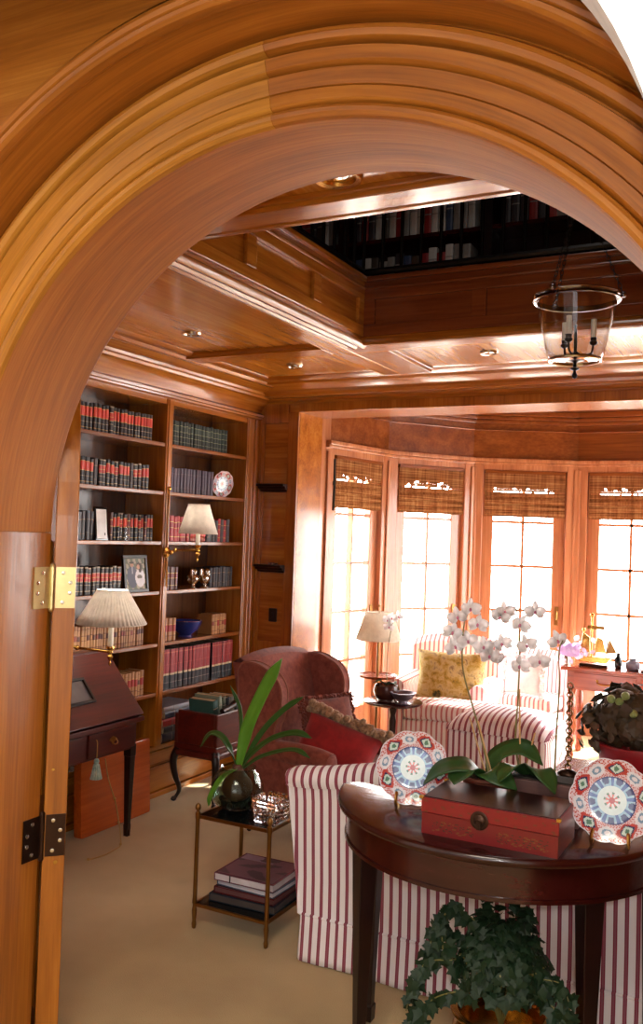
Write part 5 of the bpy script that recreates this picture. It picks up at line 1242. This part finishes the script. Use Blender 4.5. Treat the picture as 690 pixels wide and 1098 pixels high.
for k in range(3): a = 2 * PI * k / 3 + .2; chain(g, (.165 * math.cos(a), .165 * math.sin(a), .318), (0, 0, .72))
chain(g, (0, 0, .72), (0, 0, 2.47), .009, .04); g.obj('chain', IRON, t)
g = B(); g.lathe([(0, 2.5), (.06, 2.5), (.055, 2.485), (.02, 2.47), (.006, 2.455), (0, 2.455)], 24); g.obj('ceiling_rose', IRON, t, smooth=True)

# ================================================================== FAR FURNITURE BY THE BOW WINDOW
def club_chair(label, loc, a, w, d, hb, ha, hs, MX, MY, name='striped_armchair', arms=True):
    """upholstered chair facing local -y"""
    t = thing(name, label, 'armchair', loc, a)
    g = B()
    def fr(u, v):
        x = (u - .5) * (w - .02); e = abs(u - .5) * 2; top = hb - .05 * e ** 3; z = .16 + v * (top - .16); return (x, d / 2 + .02 * v - .03 * e ** 4, z)
    def ff(u, v):
        p = fr(1 - u, v); return (p[0], p[1] - .15 + .03 * v, p[2])
    g.grid(lambda u, v: fr(1 - u, v), 20, 12); g.grid(lambda u, v: ff(1 - u, v), 20, 12)
    tp = [fr(k / 20, 1) for k in range(21)]; tq = [(p[0], p[1] - .12, p[2]) for p in tp]
    g.add(tp + [(p[0], p[1] - .06, p[2] + .05) for p in tp] + tq, [(r_ * 21 + k, r_ * 21 + k + 1, r_ * 21 + 22 + k, r_ * 21 + 21 + k) for r_ in (0, 1) for k in range(20)])
    for e in (0, 1):
        c0 = [fr(e, k / 12) for k in range(13)]; c1 = [(p[0], p[1] - .15 + .03 * k / 12, p[2]) for k, p in enumerate(c0)]; g.add(c0 + c1, [(k, k + 1, 14 + k, 13 + k) for k in range(12)])
    g.obj('back', MX, t, smooth=True, sharp=70)
    if arms:
        for s in (-1, 1):
            g = B(); g.prism([(s * (w / 2 - .1), .16), (s * w / 2, .16), (s * (w / 2 + .01), ha - .07)] + [(s * (w / 2 - .045 + .06 * math.cos(q)), ha - .05 + .05 * math.sin(q)) for q in [k * PI / 8 for k in range(9)]] + [(s * (w / 2 - .1), ha - .08)], -d / 2, d / 2 - .08, 'y'); g.obj('arm', MY, t, smooth=True)
    iw = w / 2 - (.1 if arms else .02)
    g = B(); g.box(-iw, iw, -d / 2, d / 2 - .12, .16, hs - .13); g.obj('seat_base', MX, t, bevel=.015)
    g = B(); g.box(-iw + .004, iw - .004, -d / 2 - .01, d / 2 - .14, hs - .128, hs); g.obj('seat_cushion', MX, t, bevel=.035, seg=4)
    g = B(); pts = [(-w / 2, d / 2 + .004), (-w / 2, -d / 2 - .004), (w / 2, -d / 2 - .004), (w / 2, d / 2 + .004), (-w / 2, d / 2 + .004)]
    g.grid(skirt(pts), 200, 3); g.obj('skirt', MX, t, smooth=True)
    return t
t = thing('striped_footstool', 'square maroon striped footstool with a rounded top in the middle of the room', 'footstool', (-1.40, 5.05, 0), -.02)
g = B(); g.box(-.275, .275, -.25, .25, .02, .50); g.obj('base', SX, t, bevel=.025, seg=3)
g = B(); g.grid(lambda u, v: ((u - .5) * .58 * (1 - .04 * (abs(v - .5) * 2) ** 3), (v - .5) * .53, .50 + .10 * (max(0, (1 - (abs(u - .5) * 2) ** 3.2) * (1 - (abs(v - .5) * 2) ** 3.2))) ** .55), 32, 32)
g.grid(lambda u, v: ((.5 - u) * .58 * (1 - .04 * (abs(v - .5) * 2) ** 3), (v - .5) * .53, .498), 32, 32); g.obj('top_cushion', SX, t, smooth=True)
club_chair('pale striped armchair before the window, holding a gold brocade cushion', (-2.14, 6.12, 0), .10, .66, .66, .80, .58, .44, SXP, SYP)
club_chair('small pale striped slipper chair before the window, behind the white orchids', (-1.74, 6.92, 0), -.1, .48, .5, .66, .5, .40, SXP, SYP, 'slipper_chair', False)
t = thing('striped_ottoman', 'wide pale striped ottoman in front of the window armchair', 'ottoman', (-1.79, 5.575, 0))
g = B(); g.box(-.27, .27, -.17, .17, .03, .40); g.obj('base', SXP, t, bevel=.02)
g = B(); g.box(-.28, .28, -.185, .185, .40, .50); g.obj('top_cushion', SXP, t, bevel=.04, seg=4)
pillow('brocade_cushion', 'square gold brocade cushion on the pale striped window armchair', (-2.04, 5.90, .615), (-.12, 0, .1), .48, .33, .15, GOLDF)
pillow('ruffled_cushion', 'white ruffled cushion on the slipper chair by the window', (-1.76, 6.72, .545), (-.15, 0, -.1), .28, .28, .13, LILAC, lambda t, fn: fringe_edge(t, fn, LILAC, amp=.022, seed=6))
# brass floor lamp with tray
t = thing('floor_lamp', 'brass floor lamp with a cream shade and a round wooden tray by the window', 'floor lamp', (-2.455, 5.60, 0))
g = B(); g.lathe([(0, 0), (.13, 0), (.13, .012), (.05, .025), (.016, .045), (.010, .06), (.009, 1.0), (0, 1.0)], 28); g.obj('pole', OLDBRASS, t, smooth=True)
g = B(); g.lathe([(0, .594), (.09, .594), (.128, .604), (.134, .618), (.130, .618), (.122, .610), (0, .606)], 36); g.obj('tray', CONS, t, smooth=True)
g = B(); g.lathe([(.155, .855), (.09, 1.035)], 40, cap=False); sh = g.obj('lamp_shade', SHADEL, t, smooth=True, solid=.0015)
g = B()
for r_, z in ((.155, .855), (.09, 1.035)): g.tube([(r_ * math.cos(a * PI / 20), r_ * math.sin(a * PI / 20), z) for a in range(40)], .003, 6, closed=True)
g.obj('shade_trim', CANDLE, sh, smooth=True)
g = B(); g.ball((0, 0, .94), .03, 12, 8); g.tube([(0, 0, 1.0), (0, 0, 1.075)], .003, 6); g.ball((0, 0, 1.08), .009, 8, 6); g.obj('bulb_and_finial', OLDBRASS, t, smooth=True)
# small round table with orchid pot and bowl
t = thing('occasional_table', 'small round wooden occasional table beside the brass floor lamp', 'side table', (-2.30, 5.52, 0))
g = B(); g.lathe([(0, .455), (.18, .455), (.192, .463), (.192, .470), (.185, .475), (0, .475)], 40); g.obj('tabletop', MAH, t, smooth=True)
g = B(); g.lathe([(.02, .12), (.03, .16), (.018, .2), (.022, .34), (.015, .38), (.028, .43), (.06, .455)], 20); g.obj('column', MAHZ, t, smooth=True)
for k in range(3):
    a = 2 * PI * k / 3 + .5; c, s = math.cos(a), math.sin(a)
    g = B(); g.tube(bez([(.015 * c, .015 * s, .15), (.08 * c, .08 * s, .13), (.15 * c, .15 * s, .05), (.18 * c, .18 * s, .014)], 14), .014, 8); g.obj('leg', MAHZ, t, smooth=True)
def pot3(t):
    g = B(); g.lathe([(0, 0), (.05, 0), (.08, .03), (.088, .065), (.078, .10), (.066, .108), (.06, .10), (0, .095)], 28); g.obj('pot', plain('dark_glazed_pot', S(70, 34, 28), .25), t, smooth=True)
    g = B(); g.lathe([(.052, -.0), (.06, .004), (.062, .012), (.05, .014)], 24, cap=False); g.obj('saucer', SILVER, t, smooth=True)
orchid('single-stemmed white orchid in a dark round pot on the small window table', (-2.34, 5.50, .475), [[(-2.34, 5.50, .57), (-2.345, 5.50, .75), (-2.325, 5.50, .93), (-2.30, 5.49, 1.0), (-2.265, 5.48, 1.02)]],
       [([(-2.34, 5.5, .57), (-2.38, 5.47, .60), (-2.42, 5.45, .585)], .05, (0, 0, 1)), ([(-2.34, 5.5, .57), (-2.29, 5.47, .60), (-2.26, 5.45, .59)], .05, (0, 0, 1))],
       [((-2.34, 5.48, 1.0), .075), ((-2.305, 5.47, 1.015), .075), ((-2.33, 5.48, .955), .07), ((-2.255, 5.46, 1.03), .07)], [], pot3, 4)
t = thing('pewter_bowl', 'grey-blue footed bowl on the small round window table', 'bowl', (-2.20, 5.44, .475))
g = B(); g.lathe([(0, .022), (.03, .022), (.06, .04), (.085, .075), (.08, .075), (.055, .047), (.028, .03), (.032, .006), (.045, 0), (0, 0)], 32, cap=False); g.obj('vessel', plain('pewter', S(110, 100, 112), .3, .6), t, smooth=True)
# coffee table, planter and dried blooms
t = thing('coffee_table', 'dark low coffee table beyond the striped sofa, holding plants', 'coffee table', (-.55, 4.42, 0))
g = B(); g.prism(rrect(-.46, .55, -.33, .33, .03, 4), .42, .45, 'z'); g.obj('tabletop', MAH, t, bevel=.006)
g = B(); g.box(-.41, .50, -.28, .28, .36, .42); g.obj('apron', MAH, t)
for x in (-.39, .48):
    for y in (-.26, .26): g = B(); g.lathe([(.014, 0), (.016, .02), (.024, .2), (.03, .36), (.03, .40)], 16, (x, y, 0)); g.obj('leg', MAHZ, t, smooth=True)
t = thing('magazine', 'white magazine lying on the coffee table beyond the sofa', 'magazine', (-.90, 4.30, .45), .3)
g = B(); g.box(-.09, .09, -.12, .12, 0, .006); g.obj('pages', LILAC, t, bevel=.001)
g = B(); g.box(-.07, .07, -.04, .08, .006, .0066); g.obj('cover_picture', plain('magazine_blue', S(120, 130, 170), .3), t)
t = thing('red_planter', 'dark leafy plant in a glossy red planter on the coffee table', 'potted plant', (-.62, 4.42, .45))
g = B(); g.lathe([(0, 0), (.13, 0), (.15, .03), (.175, .15), (.185, .172), (.185, .185), (.165, .185), (.155, .15), (0, .14)], 40); g.obj('pot', REDP, t, smooth=True)
def leafball(g, c, rx, rz_, n, s, rnd):
    for i in range(n):
        d = Vector((rnd.gauss(0, 1), rnd.gauss(0, 1), rnd.gauss(0, 1))).normalized(); rr = rnd.uniform(.6, 1)
        p = Vector((c[0] + d.x * rx * rr, c[1] + d.y * rx * rr, c[2] + d.z * rz_ * rr)); ivy2(g, p, s * rnd.uniform(.7, 1.3), d, rnd)
def ivy2(g, p, s, d, rnd):
    M = T(*p) @ Vector(d).to_track_quat('Z', 'Y').to_matrix().to_4x4() @ rz(rnd.uniform(0, 6.3)) @ Matrix.Rotation(rnd.uniform(-.6, .6), 4, 'X')
    v = [(0, 0, 0), (.32 * s, .3 * s, -.05 * s), (.30 * s, .65 * s, -.08 * s), (0, s, -.15 * s), (-.30 * s, .65 * s, -.08 * s), (-.32 * s, .3 * s, -.05 * s), (0, .5 * s, .04 * s)]
    g.add(v, [(0, 1, 6), (1, 2, 6), (2, 3, 6), (3, 4, 6), (4, 5, 6), (5, 0, 6)], M=M)
rr = random.Random(9); g = B(); leafball(g, (-.02, 0, .30), .20, .15, 420, .07, rr); leafball(g, (-.18, -.05, .24), .08, .12, 60, .06, rr); g.obj('foliage', plain('bronze_leaf', S(78, 64, 44), .5), t)
g = B()
for k in range(12):
    a = k / 12 * 2 * PI; g.tube([(0, 0, .14), (.1 * math.cos(a), .1 * math.sin(a), .28)], .004, 5)
g.obj('stems', STEM, t)
GB = plain('green_bud', S(150, 170, 100), .5)
for k in range(6): g = B(); g.ball((.02 + rr.gauss(0, .09), -.15 + rr.gauss(0, .03), .40 + rr.gauss(0, .03)), .02, 8, 6); g.obj('bud', GB, t, smooth=True)
t = thing('dried_hydrangea', 'grey-green dried hydrangea blooms in a pot right of the red planter', 'flower arrangement', (-.25, 4.66, .45))
g = B(); g.lathe([(0, 0), (.08, 0), (.10, .1), (.105, .16), (.095, .16), (.09, .1), (0, .09)], 28); g.obj('pot', REDP, t, smooth=True)
for k, (x, y, z, r_) in enumerate(((-.10, 0, .34, .12), (.08, -.03, .36, .13), (-.03, -.07, .26, .12), (-.18, -.04, .24, .10))):
    g = B(); leafball(g, (x, y, z), r_, r_ * .8, 240, .03, rr); g.ball((x, y, z), r_ * .6, 10, 8); g.obj('bloom', GREY, t)
# console table in front of the window and what stands on it
t = thing('console_table', 'reddish wooden console table with two drawers before the right-hand window', 'console table', (-.96, 6.80, 0))
g = B(); g.box(-.50, .56, -.20, .20, .635, .66); g.obj('tabletop', CONS, t, bevel=.006)
g = B(); g.box(-.46, .52, -.17, .17, .50, .635); g.obj('frame', CONS, t, bevel=.004)
for x0, x1 in ((-.41, .02), (.05, .47)):
    g = B(); g.box(x0, x1, -.178, -.168, .515, .622); d_ = g.obj('drawer', CONS, t, bevel=.003); xm = (x0 + x1) / 2
    g = B(); g.tube(bez([(xm - .05, -.18, .575), (xm - .045, -.195, .56), (xm, -.198, .552), (xm + .045, -.195, .56), (xm + .05, -.18, .575)], 14), .004, 8)
    for s in (-1, 1): g.ball((xm + s * .05, -.182, .577), .009, 8, 6)
    g.obj('drawer_pull', BRASS, d_, smooth=True)
for x in (-.43, .49):
    for y in (-.14, .14):
        g = B(); g.lathe([(.018, 0), (.026, .03), (.016, .06), (.02, .10), (.028, .13), (.017, .16), (.022, .30), (.028, .42), (.018, .45), (.03, .48), (.03, .51)], 18, (x, y, 0)); g.obj('leg', CONS, t, smooth=True)
CT = .66
t = thing('gilt_boat_model', 'gilt model sailing boat with a tall mast on the console table', 'model boat', (-1.255, 6.74, CT))
g = B(); g.box(-.10, .10, -.03, .03, 0, .02); g.obj('stand', DARKBRASS, t, bevel=.004)
g = B(); g.prism([(-.13, .085), (-.10, .035), (.09, .03), (.15, .10), (.12, .075), (-.09, .07)], -.03, .03, 'y'); g.obj('hull', BRASS, t, bevel=.012, smooth=True)
g = B(); g.tube([(-.02, 0, .06), (-.02, 0, .36)], .007, 8); g.tube([(-.10, 0, .06), (-.075, 0, .25)], .006, 8); g.tube([(.08, 0, .06), (.10, 0, .22)], .005, 8); g.box(-.05, .07, -.004, .004, .27, .295); g.ball((-.02, 0, .37), .016, 8, 6); g.ball((-.075, 0, .26), .014, 8, 6); g.obj('mast', BRASS, t, smooth=True)
for pts in ([(.0, .10), (.085, .105), (.06, .20), (.02, .215)], [(-.115, .10), (-.03, .10), (-.035, .21), (-.07, .235)], [(.09, .10), (.16, .11), (.105, .21)]):
    g = B(); g.prism(pts, -.004, .004, 'y'); g.obj('sail', OLDBRASS if pts[0][0] > .05 else BRASS, t, bevel=.002)
t = thing('lilac_flowers', 'small bunch of lilac flowers at the left end of the console table', 'flower arrangement', (-1.44, 6.68, CT))
g = B(); g.lathe([(0, 0), (.03, 0), (.035, .04), (.025, .07), (.03, .075), (.022, .07), (0, .06)], 18); g.obj('vase', SILVER, t, smooth=True)
g = B(); rr = random.Random(4); g.ball((.02, 0, .11), .05, 10, 8, sc=(1.6, 1, 1))
for k in range(60): ivy2(g, (rr.gauss(.02, .06), rr.gauss(0, .04), .11 + rr.gauss(0, .045)), .05, (rr.gauss(0, 1), -1, .5), rr)
g.obj('petals', PURP, t)
for x, h, r_, M, nm, lb, cat in ((-1.085, .115, .026, BLACK, 'dark_bottle', 'dark square bottle on the console table, right of the gilt boat', 'bottle'), (-.985, .085, .05, plain('grey_ceramic', S(110, 104, 116), .3), 'grey_jar', 'squat grey ceramic jar on the console table beside the pink candle', 'jar')):
    t = thing(nm, lb, cat, (x, 6.74, CT))
    g = B(); g.lathe([(0, 0), (r_ * .8, 0), (r_, h * .2), (r_, h * .6), (r_ * .5, h * .8), (r_ * .5, h * .93), (r_ * .4, h * .93), (0, h * .9)], 24); g.obj('body', M, t, smooth=True)
    g = B(); g.lathe([(0, h * .92), (r_ * .5, h * .93), (r_ * .5, h), (0, h * 1.02)], 16); g.obj('stopper', DARKBRASS, t, smooth=True)
t = thing('pink_candle', 'thick pink candle in a white dish on the console table', 'candle', (-.865, 6.72, CT))
g = B(); g.lathe([(0, 0), (.06, 0), (.085, .016), (.08, .018), (.05, .01), (0, .008)], 28); g.obj('dish', LILAC, t, smooth=True)
g = B(); g.lathe([(0, .009), (.036, .009), (.037, .09), (.03, .093), (0, .088)], 24); g.obj('wax', PINK, t, smooth=True)
g = B(); g.tube([(0, 0, .088), (.001, 0, .103)], .0015, 5); g.obj('wick', SWITCH, t)
t = thing('white_figurine', 'small white seated bird figurine at the right end of the console table', 'figurine', (-.765, 6.72, CT))
g = B(); g.ball((0, 0, .035), .035, 14, 10, sc=(1.2, .9, 1)); g.ball((.03, 0, .08), .022, 12, 8); g.tube([(.048, 0, .08), (.066, 0, .076)], [.006, .001], 8); g.obj('body', LILAC, t, smooth=True)
g = B()
for s in (-1, 1): g.ball((-.006, s * .028, .04), .026, 10, 8, sc=(1.2, .35, .7))
g.obj('wing', BLUEP, t, smooth=True)
